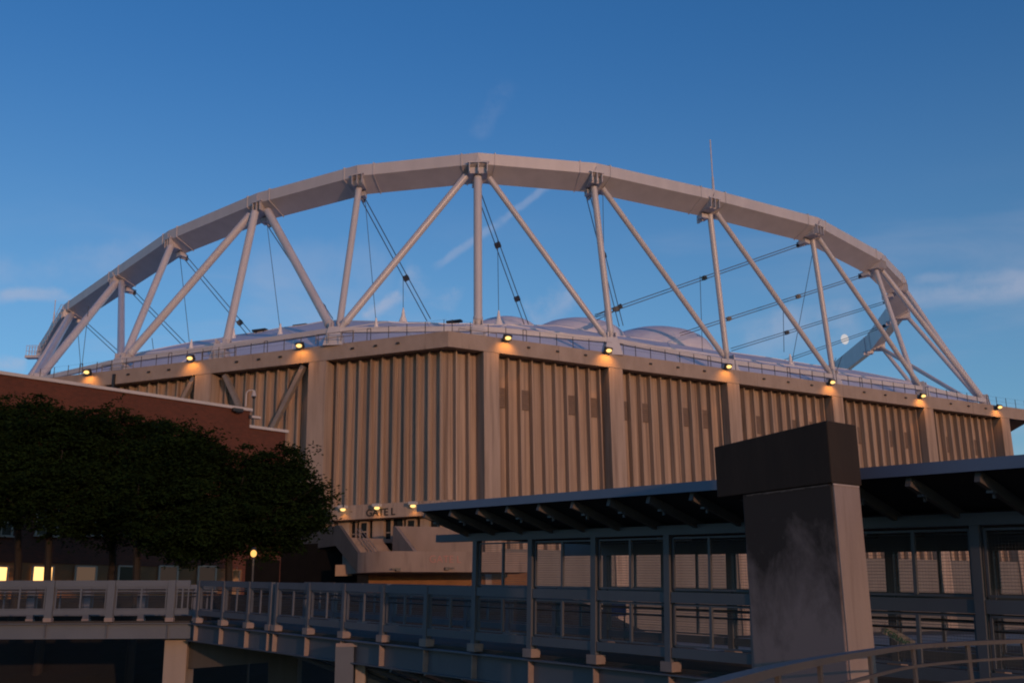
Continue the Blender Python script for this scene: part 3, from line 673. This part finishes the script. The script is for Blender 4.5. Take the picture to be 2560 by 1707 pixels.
# ================================================================== TREES
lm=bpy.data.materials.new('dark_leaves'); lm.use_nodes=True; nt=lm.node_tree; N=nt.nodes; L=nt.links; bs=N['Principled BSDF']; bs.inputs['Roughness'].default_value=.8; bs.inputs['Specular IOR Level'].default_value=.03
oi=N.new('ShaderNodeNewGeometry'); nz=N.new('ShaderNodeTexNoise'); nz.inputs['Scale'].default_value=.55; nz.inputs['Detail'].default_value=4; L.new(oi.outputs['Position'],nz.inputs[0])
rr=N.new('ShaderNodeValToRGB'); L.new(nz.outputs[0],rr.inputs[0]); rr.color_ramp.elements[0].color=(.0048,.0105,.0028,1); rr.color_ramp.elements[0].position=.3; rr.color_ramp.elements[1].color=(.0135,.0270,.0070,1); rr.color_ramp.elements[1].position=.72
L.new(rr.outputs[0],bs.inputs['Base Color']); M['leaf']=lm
def tree(label,trunk_px,base_y,D,blobs,nleaf,seed):
    rg=np.random.RandomState(seed); rl=random.Random(seed)
    b=aty(trunk_px,base_y,D); b=V(b[0],b[1],ground_z(b[0],b[1]))
    t=thing('tree',label,'tree',b,'leafy trees in front of the brick building')
    tp=aty(trunk_px+rl.uniform(6,16),1290,D)
    m=MB(); mid=(b+tp)/2+V(.12,0,0)
    m.path([b-Z*.2,b+Z*.4,mid,tp],[.30,.22,.18,.14],9)
    for (x,y,dd,rx,ry) in blobs:
        c=aty(x,y,D+dd); 
        for k in range(3):
            e=c+V(rl.uniform(-.6,.6)*rx/FPX*D,rl.uniform(-1,1)*1.5,rl.uniform(-.2,.5)*ry/FPX*D)
            j=tp+(e-tp)*.5+V(0,0,-.5); m.path([tp-Z*rl.uniform(0,.8),j,e],[.10,.06,.025],6)
    m.build('trunk',M['bark'],t,smooth=True)
    vs=[];fs=[]
    tot=sum(rx*ry for _,_,_,rx,ry in blobs)
    for (x,y,dd,rx,ry) in blobs:
        c=aty(x,y,D+dd)-Z*.12; RX=rx/FPX*D; RZ=ry/FPX*D*1.04; RY=max(1.6,.75*RX)
        lobes=[nrm(rg.normal(size=3)) for _ in range(6)]
        n=int(nleaf*rx*ry/tot); ncl=max(50,int(n/34))
        for q in range(ncl):
            v=rg.normal(size=3); v/=np.linalg.norm(v); rad=rg.uniform(.35,1.02)**.55
            rad*=.84+.30*max(0,max(float(np.dot(v,q_)) for q_ in lobes))**4
            if rg.rand()<.2: rad*=rg.uniform(1.03,1.18)
            cc_=c+v*V(RX,RY,RZ)*rad
            cs=rg.uniform(.30,.78); flat=rg.uniform(.16,.36)
            tilt=rg.normal(0,.25,2)
            for l in range(75):
                o=rg.normal(size=3)*V(cs,cs,cs*flat)*.62; o[2]+=o[0]*tilt[0]+o[1]*tilt[1]-.1*(o[0]**2+o[1]**2)
                p0=cc_+o
                a=rg.normal(size=3)*V(1,1,.45); a/=np.linalg.norm(a); bb=rg.normal(size=3); bb-=a*np.dot(a,bb); bb/=np.linalg.norm(bb)
                ln=rg.uniform(.06,.13); wd=ln*.40
                i0=len(vs); vs.extend([p0-a*ln,p0+bb*wd,p0+a*ln,p0-bb*wd]); fs.append((i0,i0+1,i0+2,i0+3))
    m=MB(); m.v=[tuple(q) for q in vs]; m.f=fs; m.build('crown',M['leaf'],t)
tree('tree with a thick leafy crown cut by the left edge of the photo',38,1505,54,[(-30,1150,0,115,150),(35,1110,1,95,115),(20,1215,-1,90,85)],17000,1)
tree('tree in front of the two brightest windows, tallest crown',110,1505,51,[(120,1120,0,125,125),(200,1090,1.5,115,90),(70,1205,-1,120,100),(175,1235,-1,130,95)],22000,2)
tree('tree with a forked dark trunk in front of the dim glowing window',272,1505,55,[(300,1120,0,130,105),(385,1130,1,105,95),(260,1230,-1,120,100),(350,1250,-.5,120,105)],21000,3)
tree('tree between the dim window and the small trees nearest the stadium',336,1505,50,[(430,1165,0,115,105),(420,1265,-1,125,110),(495,1150,1,80,85),(475,1320,0,115,70)],20000,4)
tree('tree nearest the stadium with the lowest spreading crown',562,1505,52,[(560,1215,0,130,110),(650,1225,.5,120,108),(735,1235,1,72,92),(620,1300,-.5,155,80),(705,1170,1,72,52),(520,1330,0,110,58),(772,1250,1,50,52),(695,1330,.5,70,50),(770,1290,.3,35,30)],27000,5)

# ================================================================== FOOTBRIDGE
DB=nrm(V(-0.61563,0.78651,0.04897)); NB=nrm(V(-DB[1],DB[0],0)); 
if NB[1]>0: NB=-NB                       # horizontal, towards the camera
UB=nrm(np.cross(NB,DB)); 
if UB[2]<0: UB=-UB
PB=V(-.92676,26.2,.88908)                # top of the parapet at the first covered post
def bp(t,o=0,h=0): return PB+DB*t+NB*o+UB*h     # along, towards camera, up from parapet top
bridge=thing('footbridge','blue-grey steel footbridge with meshed parapets and a butterfly roof over its nearer half','footbridge',(-2,30,-6))
tposts=[16.7,14.51,12.49,10.87,10.45,8.33,6.22,4.13,2.05,0,-2.1,-4.2,-6.3,-8.4,-10.5,-12.6,-14.7]
WD=4.2; TEND=-18.0; TB=17.26
ROOF0=.5; HEADL=1.65; HEAD=1.07    # header underside above parapet top
def hpost(m,t,o,h0,h1,w=.15,d=.17):
    a=bp(t,o,h0); b=bp(t,o,h1)
    c=(a+b)/2; hh=(h1-h0)/2
    m.box(c+NB*(d/2-.012),DB,NB,UB,w/2,.012,hh); m.box(c-NB*(d/2-.012),DB,NB,UB,w/2,.012,hh); m.box(c,DB,NB,UB,w/2-.025,d/2-.024,hh)
def panel(t0,t1,o,h0,h1,mull=True,mesh=True):
    "framed wire-mesh infill between two posts"
    m=MB(); f=.035
    for t in (t0,t1): m.beam(bp(t,o,h0),bp(t,o,h1),f,f,NB)
    for h in (h0,h1): m.beam(bp(t0,o,h),bp(t1,o,h),f,f,NB)
    if mull: m.beam(bp((t0+t1)/2,o+.01,h0),bp((t0+t1)/2,o+.01,h1),.06,.05,NB)
    p=m.build('infill_frame',M['blue'],bridge)
    if mesh:
        m=MB(); w=.0028
        h=h0+.05
        while h<h1: m.box(bp((t0+t1)/2,o,h),DB,NB,UB,abs(t1-t0)/2,w,w); h+=.05
        t=min(t0,t1)+.06
        while o>-1 and max(t0,t1)<.1 and t<max(t0,t1): m.box(bp(t,o-.01,(h0+h1)/2),DB,NB,UB,w*.4,w*.4,(h1-h0)/2); t+=.05
        m.build('wire_mesh',M['mesh'],p)
for side,o in ((0,0.0),(1,-WD)):
    covered=[t for t in tposts if t<=.01]
    for k,t in enumerate(tposts):
        top=HEAD if t<=.01 else .0
        m=MB(); hpost(m,t,o,-1.28,top-.002); pst=m.build('post',M['blue'],bridge)
        m=MB(); m.box(bp(t,o,-1.37),DB,NB,UB,.15,.13,.09); m.build('base_plate',M['pinkend'],pst)
    for k in range(len(tposts)-1):
        t1,t0=tposts[k],tposts[k+1]
        if t1-t0<1: continue
        a=t0+.085; b=t1-.085
        m=MB(); m.box(bp((a+b)/2,o+.01,-.10),DB,NB,UB,(b-a)/2,.05,.10); m.build('top_rail',M['blue'],bridge)
        m=MB(); m.box(bp((a+b)/2,o+.01,-1.11),DB,NB,UB,(b-a)/2,.05,.09); m.build('bottom_rail',M['blue'],bridge)
        panel(a+.04,b-.04,o,-.98,-.24,mesh=True)
        if t1<=.01: panel(a+.04,b-.04,o,.05,HEAD-.06,mesh=side==0)
    # graspable rails on the deck side
    m=MB(); s=-.16 if side==0 else .16
    for h in (-.32,-.45): m.tube(bp(TEND,o+s,h),bp(TB-.3,o+s,h),.021,8)
    m.build('handrail',M['dark'],bridge)
    hd=(.09 if side==0 else .20); m=MB(); m.box(bp((TEND+HEADL)/2,o,HEAD+.18-hd),DB,NB,UB,(HEADL-TEND)/2,.09,hd); m.build('header_beam',M['blue'],bridge)
    # girder: web, flanges, stiffeners
    gz=-1.56
    m=MB(); L2=(TB-TEND)/2; tc_=(TB+TEND)/2
    m.box(bp(tc_,o-.02,gz-.24),DB,NB,UB,L2,.02,.27); m.box(bp(tc_,o,gz-.52),DB,NB,UB,L2,.16,.016); m.box(bp(tc_,o,gz+.045),DB,NB,UB,L2,.16,.014)
    gd=m.build('girder',M['blue'],bridge)
    for t in tposts:
        m=MB(); m.box(bp(t-.08,o+.075,gz-.24),DB,NB,UB,.012,.075,.26); m.build('stiffener',M['pinkend'],gd)
for t in np.arange(TEND+1,TB,2.1): 
    m=MB(); m.box(bp(t,-WD/2,-1.78),NB,DB,UB,WD/2-.05,.06,.16); m.build('cross_beam',M['blue'],bridge)
m=MB(); m.box(bp(tc_,-WD/2,-1.46),DB,NB,UB,L2,WD/2-.12,.05); m.build('deck',M['ground'],bridge)
for t in np.arange(TEND+1,TB-2,2.1):
    m=MB(); m.tube(bp(t,-.15,-2.05),bp(t+2.1,-WD+.15,-2.05),.05,8); m.tube(bp(t+2.1,-.15,-2.05),bp(t,-WD+.15,-2.05),.05,8); m.build('under_brace',M['blue'],bridge)
# lower truss under the near half
m=MB(); m.box(bp(-1,-WD*.55,-3.1),DB,NB,UB,11.5,.1,.12); lowc=m.build('bottom_chord',M['blue'],bridge)
for t in np.arange(-11,9.5,1.9):
    m=MB(); m.tube(bp(t+1.6,-.2,-2.1),bp(t,-WD*.55,-3.0),.075,8); m.tube(bp(t+1.6,-WD+.2,-2.1),bp(t,-WD*.55,-3.0),.075,8); m.build('truss_diagonal',M['blue'],bridge)
# butterfly roof
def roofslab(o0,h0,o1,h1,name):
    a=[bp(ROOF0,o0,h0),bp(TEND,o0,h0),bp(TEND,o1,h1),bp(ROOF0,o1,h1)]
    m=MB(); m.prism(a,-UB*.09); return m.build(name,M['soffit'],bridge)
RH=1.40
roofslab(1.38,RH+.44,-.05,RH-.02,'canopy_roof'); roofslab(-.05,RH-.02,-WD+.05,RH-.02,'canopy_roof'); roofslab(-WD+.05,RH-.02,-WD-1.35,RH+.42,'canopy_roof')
for s,o in ((1,1.40),(-1,-WD-1.37)):
    m=MB(); m.box(bp((ROOF0+TEND)/2,o,RH+.40),DB,NB,UB,(ROOF0-TEND)/2+.02,.02,.085); m.build('roof_edge',M['roofpaint'],bridge)
for t in np.arange(.30,TEND+.3,-1.055):
    m=MB(); m.beam(bp(t,1.33,RH+.255),bp(t,-.10,RH-.19),.085,.17,UB); m.beam(bp(t,-.10,RH-.195),bp(t,-WD+.1,RH-.195),.085,.17,UB); m.beam(bp(t,-WD+.1,RH-.19),bp(t,-WD-1.3,RH+.24),.085,.17,UB); r_=m.build('rafter',M['rafter'],bridge)
    m=MB(); m.box(bp(t,1.0,RH+.06),DB,NB,UB,.05,.05,.018); m.box(bp(t,.93,RH+.01),DB,NB,UB,.018,.02,.035); m.build('rafter_cleat',M['blue'],r_)
for i,t in enumerate(np.arange(-1.0,TEND+3,-2.1)):
    m=MB(); m.box(bp(t,-.5,-.33),DB,NB,UB,.16,.024,.024); m.build('rail_tape',M['yellow'],bridge)
for t in np.arange(-.8,TEND+2,-4.2):
    m=MB(); m.box(bp(t,-1.5,RH-.32),DB,NB,UB,.45,.06,.04); m.build('ceiling_light',M['coping'],bridge)
# ---- level far segment, nearly square to the view
PJ=bp(TB,0,0); dl=nrm(V(-1,-.065,.010)); DLn=nrm(V(-dl[1],dl[0],0)); 
if DLn[1]>0: DLn=-DLn
UL2=nrm(np.cross(DLn,dl)); 
if UL2[2]<0: UL2=-UL2
def lp(t,o=0,h=0): return PJ+dl*t+DLn*o+UL2*h
lt=[.78,2.90,5.02,7.16,9.3,11.4,13.5]
LEND=15
for side,o in ((0,0.0),(1,-WD)):
    for t in lt:
        m=MB(); c=lp(t,o,-.65)
        m.box(c+DLn*.075,dl,DLn,UL2,.13,.012,.65); m.box(c-DLn*.075,dl,DLn,UL2,.13,.012,.65); m.box(c,dl,DLn,UL2,.10,.063,.65); p_=m.build('post',M['blue'],bridge)
        m=MB(); m.box(lp(t,o,-1.37),dl,DLn,UL2,.14,.13,.07); m.build('base_plate',M['pinkend'],p_)
    for a,b in zip([-.0]+lt[:-1],lt):
        a2=a+.14; b2=b-.14; c=(a2+b2)/2
        m=MB(); m.box(lp(c,o,-.11),dl,DLn,UL2,(b2-a2)/2,.05,.11); m.build('top_rail',M['blue'],bridge)
        m=MB(); m.box(lp(c,o,-1.10),dl,DLn,UL2,(b2-a2)/2,.05,.085); m.build('bottom_rail',M['blue'],bridge)
        m=MB(); f=.035
        for h in (-.99,-.25): m.beam(lp(a2,o,h),lp(b2,o,h),f,f,DLn)
        for t in (a2+.05,b2-.05): m.beam(lp(t,o,-.99),lp(t,o,-.25),.04,.04,DLn)
        m.beam(lp(c,o,-.99),lp(c,o,-.25),.055,.05,DLn)
        p_=m.build('infill_frame',M['blue'],bridge)
        m=MB(); h=-.96; w=.0024
        while h<-.26: m.box(lp(c,o,h),dl,DLn,UL2,(b2-a2)/2,w,w); h+=.055
        m.build('wire_mesh',M['mesh'],p_)
    m=MB(); s=-.16 if side==0 else .16
    for h in (-.32,-.45): m.tube(lp(0,o+s,h),lp(LEND,o+s,h),.021,8)
    m.build('handrail',M['dark'],bridge)
    m=MB(); m.box(lp(LEND/2,o-.02,-1.75),dl,DLn,UL2,LEND/2,.02,.24); m.box(lp(LEND/2,o,-2.0),dl,DLn,UL2,LEND/2,.16,.016); m.box(lp(LEND/2,o,-1.5),dl,DLn,UL2,LEND/2,.16,.014); gd=m.build('girder',M['blue'],bridge)
    for t in lt:
        m=MB(); m.box(lp(t+.05,o+.05,-1.75),dl,DLn,UL2,.012,.05,.235); m.build('stiffener',M['blue'],gd)
m=MB(); m.box(lp(LEND/2,-WD/2,-1.45),dl,DLn,UL2,LEND/2,WD/2-.12,.045); m.build('deck',M['ground'],bridge)

# ---- supports
def col_box(m,x0,x1,ytop,D,depth,zbot=-6.2,uu=V(1,0,0),nn=V(0,-1,0)):
    a=aty(x0,ytop,D); b=aty(x1,ytop,D); w=(b[0]-a[0])
    c=V((a[0]+b[0])/2,D,(a[2]+zbot)/2)+V(0,depth/2,0); m.box(c,V(1,0,0),V(0,1,0),Z,w/2,depth/2,(a[2]-zbot)/2)
pc=mat('stained_pier_concrete',(.34,.29,.25),(.27,.23,.2),(2,2,.15),.9,.85,bump=.2,c3=(.20,.10,.05),s3=(2.6,2.6,.10),n3=1.2,l3=.6,h3=.75)
t=thing('bridge_portal','concrete portal frame carrying the bend of the footbridge','bridge support',(-10,41,-6))
m=MB(); col_box(m,413,470,1577,40.2,1.0); m.build('column',pc,t,bevel=.03)
darkc=mat('shade_toned_pier_concrete',(.085,.078,.07),(.06,.055,.05),(2,2,.2),.9,.9,bump=.15)  # darker copy of the pier concrete, with the column's shade in its colour
ca=aty(710,1598,38.6); hz=ca[2]
m=MB(); m.box(V(ca[0],39.0,(hz-6.2)/2),V(1,0,0),V(0,1,0),Z,.5,.42,(hz+6.2)/2); m.build('column',darkc,t,bevel=.03)
a=aty(470,1592,40.6); m=MB(); m.prism([V(a[0],40.5,a[2]-.1),V(ca[0]-.5,39.05,hz-.02),V(ca[0]-.5,39.05,hz-.75),V(a[0],40.5,a[2]-1.1)],V(.15,.6,0)); m.build('cross_head',darkc,t)
t=thing('bridge_column','paired steel and concrete column under the middle of the footbridge','bridge support',(-5,31.2,-6))
a=aty(863,1612,30.6); top=aty(863,1616,30.6)[2]; hh=(top+6.2)/2; c=V(a[0],30.7,(top-6.2)/2)
m=MB(); m.box(c+V(0,-.17,0),V(1,0,0),V(0,1,0),Z,.25,.015,hh); m.box(c+V(0,.17,0),V(1,0,0),V(0,1,0),Z,.25,.015,hh); m.box(c,V(1,0,0),V(0,1,0),Z,.015,.154,hh); m.build('steel_column',M['blue'],t)
m=MB(); m.box(c+V(.41,.25,-.02),V(1,0,0),V(0,1,0),Z,.14,.25,hh); m.build('concrete_column',pc,t,bevel=.02)
m=MB(); m.box(c+V(.05,0,hh+.05),V(1,0,0),V(0,1,0),Z,.3,.14,.048); m.build('bearing_plate',M['pinkend'],t)
m=MB(); a=aty(928,1678,32.5); m.box(V(a[0]+.05,32.9,(a[2]-6.2)/2),V(1,0,0),V(0,1,0),Z,.34,.4,(a[2]+6.2)/2); m.build('footing',pc,t,bevel=.02)

# ================================================================== ROADSIDE CONCRETE PIER with dark cap
pm=bpy.data.materials.new('sooty_concrete'); pm.use_nodes=True; nt=pm.node_tree; N=nt.nodes; L=nt.links; bs=N['Principled BSDF']; bs.inputs['Roughness'].default_value=.9
g_=N.new('ShaderNodeNewGeometry'); sp=N.new('ShaderNodeSeparateXYZ'); L.new(g_.outputs['Position'],sp.inputs[0])
n1=N.new('ShaderNodeTexNoise'); n1.inputs['Scale'].default_value=1.1; n1.inputs['Detail'].default_value=9; n1.inputs['Roughness'].default_value=.68; n1.inputs['Distortion'].default_value=.25
mpp=N.new('ShaderNodeMapping'); mpp.inputs['Scale'].default_value=(1.15,1.15,.7); L.new(g_.outputs['Position'],mpp.inputs[0]); L.new(mpp.outputs[0],n1.inputs[0])
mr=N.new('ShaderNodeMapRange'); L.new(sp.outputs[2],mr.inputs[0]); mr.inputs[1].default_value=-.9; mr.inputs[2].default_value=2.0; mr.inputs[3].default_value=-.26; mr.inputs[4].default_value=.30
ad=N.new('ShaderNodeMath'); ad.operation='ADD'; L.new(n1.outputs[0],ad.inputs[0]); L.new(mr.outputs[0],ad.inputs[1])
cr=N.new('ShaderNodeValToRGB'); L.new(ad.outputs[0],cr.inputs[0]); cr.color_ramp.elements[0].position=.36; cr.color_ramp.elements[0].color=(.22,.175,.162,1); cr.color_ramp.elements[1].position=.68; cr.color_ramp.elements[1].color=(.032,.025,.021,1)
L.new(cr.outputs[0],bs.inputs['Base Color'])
n2=N.new('ShaderNodeTexNoise'); n2.inputs['Scale'].default_value=14; L.new(g_.outputs['Position'],n2.inputs[0]); bb=N.new('ShaderNodeBump'); bb.inputs['Strength'].default_value=.10; bb.inputs['Distance'].default_value=.01; L.new(n2.outputs[0],bb.inputs['Height']); L.new(bb.outputs[0],bs.inputs['Normal'])
capm=mat('blackened_cap_concrete',(.028,.019,.013),(.017,.012,.0085),(2.5,2.5,.35),1.4,.9,bump=.04,bs=25,lo=.38,hi=.66)
clean=mat('clean_pier_face',(.29,.245,.225),(.235,.195,.18),(3,3,.4),1.3,.85,bump=.06,bs=25,c3=(.17,.135,.12),s3=(5,5,.35),n3=1.2,l3=.56,h3=.8)
E_=aty(2078,1207,15.0)
pd=V(DB[0],DB[1],0); pd=nrm(pd); pn=NB
pm2=mat('lime_streak',(.15,.135,.125),(.05,.042,.038),(1,1,1),9,.9)
pr=thing('concrete_pier','tall soot-stained concrete pier with a blackened sloping cap in front of the footbridge','pier',(E_[0],E_[1],-6))
zc=E_[2]
Eb=V(E_[0],E_[1],0)
wA=onplane(1866,1400,Eb,pn); wpier=np.dot(wA-Eb,pd)
ur=-pn  # away from camera
rd=-pn
dpt=.63
m=MB(); zlo=-6.2
m.prism([Eb+Z*zlo,Eb+pd*wpier+Z*zlo,Eb+pd*wpier-pn*dpt+Z*zlo,Eb-pn*dpt+Z*zlo],Z*(zc-zlo)); shaft=m.build('shaft',pm,pr,bevel=.02)
m=MB(); q0=Eb-pd*.004-pn*.02
m.prism([q0+Z*zlo,q0-pn*(dpt-.04)+Z*zlo,q0-pn*(dpt-.04)+Z*(zc-.01),q0+Z*(zc-.01)],-pd*.02); m.build('side_face',clean,pr)
cl_=onplane(1788,1170,Eb+pn*.03,pn); wc=np.dot(cl_-Eb,pd)
zt0=onplane(2056,1052,Eb+pn*.03,pn)[2]; zt1=onplane(1787,1117,Eb+pn*.03,pn)[2]
m=MB(); F=Eb+pn*.03-pd*.04
m.prism([F+Z*zc,F+pd*(wc+.04)+Z*zc,F+pd*(wc+.04)+Z*zt1,F+Z*zt0],-pn*(dpt+.06)); m.build('cap',capm,pr,bevel=.015)
m=MB(); m.prism([Eb-pd*.028+pn*.004+Z*(zc-.028),Eb-pd*.028-pn*(dpt-.03)+Z*(zc-.028),Eb-pd*.028-pn*(dpt-.03)+Z*(zc-.006),Eb-pd*.028+pn*.004+Z*(zc-.006)],-pd*.006); m.build('mortar_edge',M['mortar'],pr)
m=MB(); w0=.03
for i in range(14):
    w1=w0+wpier*.066; h_=R.uniform(.008,.030); m.box(Eb+pn*.004+pd*(w0+w1)/2+Z*(zc-.012-h_/2),pd,pn,Z,(w1-w0)/2,.003,h_/2); w0=w1
m.build('front_mortar_edge',pm2,pr)

# ================================================================== CURVED HANDRAIL at the lower right
hr=thing('curved_railing','curving flat metal railing with flat bar posts in the lower right foreground','railing',(2.5,9,-1.5))
hp=[(1640,1750),(1700,1731),(1760,1712),(1806,1699),(1923,1669),(2052,1643),(2200,1620),(2284,1610),(2420,1602),(2560,1597),(2700,1594)]
hrm=mat('brown_grey_railing_paint',(.095,.08,.073),(.075,.063,.058),(1,1,1),2,.55)
hrt=mat('blue_grey_railing_top',(.17,.185,.21),(.14,.155,.18),(1,1,1),2,.5)
tops=[atz(x,y,-.24) for x,y in hp]
def dens(pts,k=5):
    out=[]
    n=len(pts)
    for i in range(n-1):
        p0=pts[max(i-1,0)];p1=pts[i];p2=pts[i+1];p3=pts[min(i+2,n-1)]
        for j in range(k):
            t=j/k; out.append(.5*((2*p1)+(-p0+p2)*t+(2*p0-5*p1+4*p2-p3)*t*t+(-p0+3*p1-3*p2+p3)*t**3))
    out.append(pts[-1]); return out
tops=dens(tops)
m=MB(); m.sweep(tops,[(.03,-.045),(.03,0),(-.06,.004),(-.06,-.045)]); m.build('top_rail',hrm,hr)
for dz in (.21,.42,.63):
    m=MB(); m.sweep([q-Z*dz for q in tops],[(.012,-.014),(.012,.014),(-.012,.014),(-.012,-.014)]); m.build('lower_rail',hrm,hr)
from math import inf
for x in (1815,1936,2052,2167,2291,2424,2552,2680):
    best=min(range(len(tops)-1),key=lambda i:abs(np.dot(tops[i],RT)/np.dot(tops[i],FW)*FPX+1280-x))
    q=tops[best]; tg=nrm(tops[best+1]-tops[best]); sd_=nrm(np.cross(tg,Z))
    m=MB(); m.box(q-Z*.62-sd_*.012,tg,sd_,Z,.040,.012,.575); m.build('post',hrm,hr)

# ================================================================== SMALL THINGS
q=aty(630,1470,46.5); b=V(q[0],q[1],ground_z(q[0],q[1])); zt=aty(630,1383,46.5)[2]
t=thing('street_lamp','lit amber street lamp on a thin dark pole beside the trees','street lamp',b)
m=MB(); m.tube(b,V(b[0],b[1],zt-.15),.06,10,.045); m.tube(b,b+Z*.5,.12,10,.09); m.build('pole',M['dark'],t,smooth=True)
m=MB(); m.sphere(V(q[0],q[1],zt),.13,.13,.15,14,10); m.build('globe',M['lampglow'],t,smooth=True)
m=MB(); m.tube(V(q[0],q[1],zt+.15),V(q[0],q[1],zt+.26),.14,10,.05); m.build('lamp_cap',M['dark'],t)
l=bpy.data.lights.new('lamp','POINT'); l.energy=12; l.color=(1,.5,.14); l.shadow_soft_size=.2; o=bpy.data.objects.new('lamp',l); col.objects.link(o); o.parent=t; o.location=(0,0,zt-b[2]-.35)
q=aty(590,1470,58); b=V(q[0],q[1],1.6); zt=aty(590,1427,58)[2]
t=thing('gate_post','tan square gate post with a small finial beyond the footbridge','gate post',b)
m=MB(); m.box(V(b[0],b[1],(zt+1.6)/2),V(1,0,0),V(0,1,0),Z,.15,.15,(zt-1.6)/2); m.box(V(b[0],b[1],zt),V(1,0,0),V(0,1,0),Z,.18,.18,.04); m.build('shaft',M['boxtan'],t,bevel=.01)
m=MB(); m.tube(V(b[0],b[1],zt),V(b[0],b[1],zt+.22),.035,8,.02); m.build('finial',M['boxtan'],t)
# blue notice beyond the bridge
q=aty(1540,1521,30); t=thing('notice_board','small blue notice board on thin legs seen through the footbridge mesh','sign',V(q[0],q[1],-1))
m=MB(); m.box(q,V(1,0,0),V(0,1,0),Z,.27,.02,.19); m.build('face',M['signblue'],t)
m=MB(); 
for s in(-.22,.22): m.tube(q+V(s,.03,.15),q+V(s,.03,-1.2),.02,8)
m.build('legs',M['dark'],t)
text('•  ••',.09,M['banner'],t,q+V(0,-.025,-.13),V(1,0,0),Z,name='marks',ext=.002)
# slanting banner with green lettering
a=aty(2205,1566,18.9); b=aty(2285,1612,18.6)
t=thing('banner','pale banner with green lettering sagging at a slant behind the footbridge parapet','banner',(a+b)/2)
u=nrm(b-a); n=nrm(np.cross(u,Z)); w=np.cross(n,u)
m=MB(); Ls=np.linalg.norm(b-a); vs=[]
for i in range(9):
    for j in (0,1): vs.append(a+u*Ls*i/8+w*(-.09+.16*j)+n*.006*math.sin(i*1.9))
m.add(vs+[q-n*.006 for q in vs],[(2*i,2*i+2,2*i+3,2*i+1) for i in range(8)]+[(18+2*i,18+2*i+1,18+2*i+3,18+2*i+2) for i in range(8)]); m.build('cloth',M['banner'],t)
nn=-n if np.dot(n,-a)<0 else n
text('TCBUNC',.115,M['green'],t,(a+b)/2+nn*.035-w*.06,u if np.dot(u,V(1,0,0))>0 else -u,w if w[2]>0 else -w,name='lettering',ext=.002)
# moon
q=nrm(ray(2112,848))*6000
m=MB(); m.sphere(q,21,6,28,28,18); tag(m.build('moon',M['moon'],smooth=True),'pale gibbous moon low in the sky between the truss struts at the right','moon')
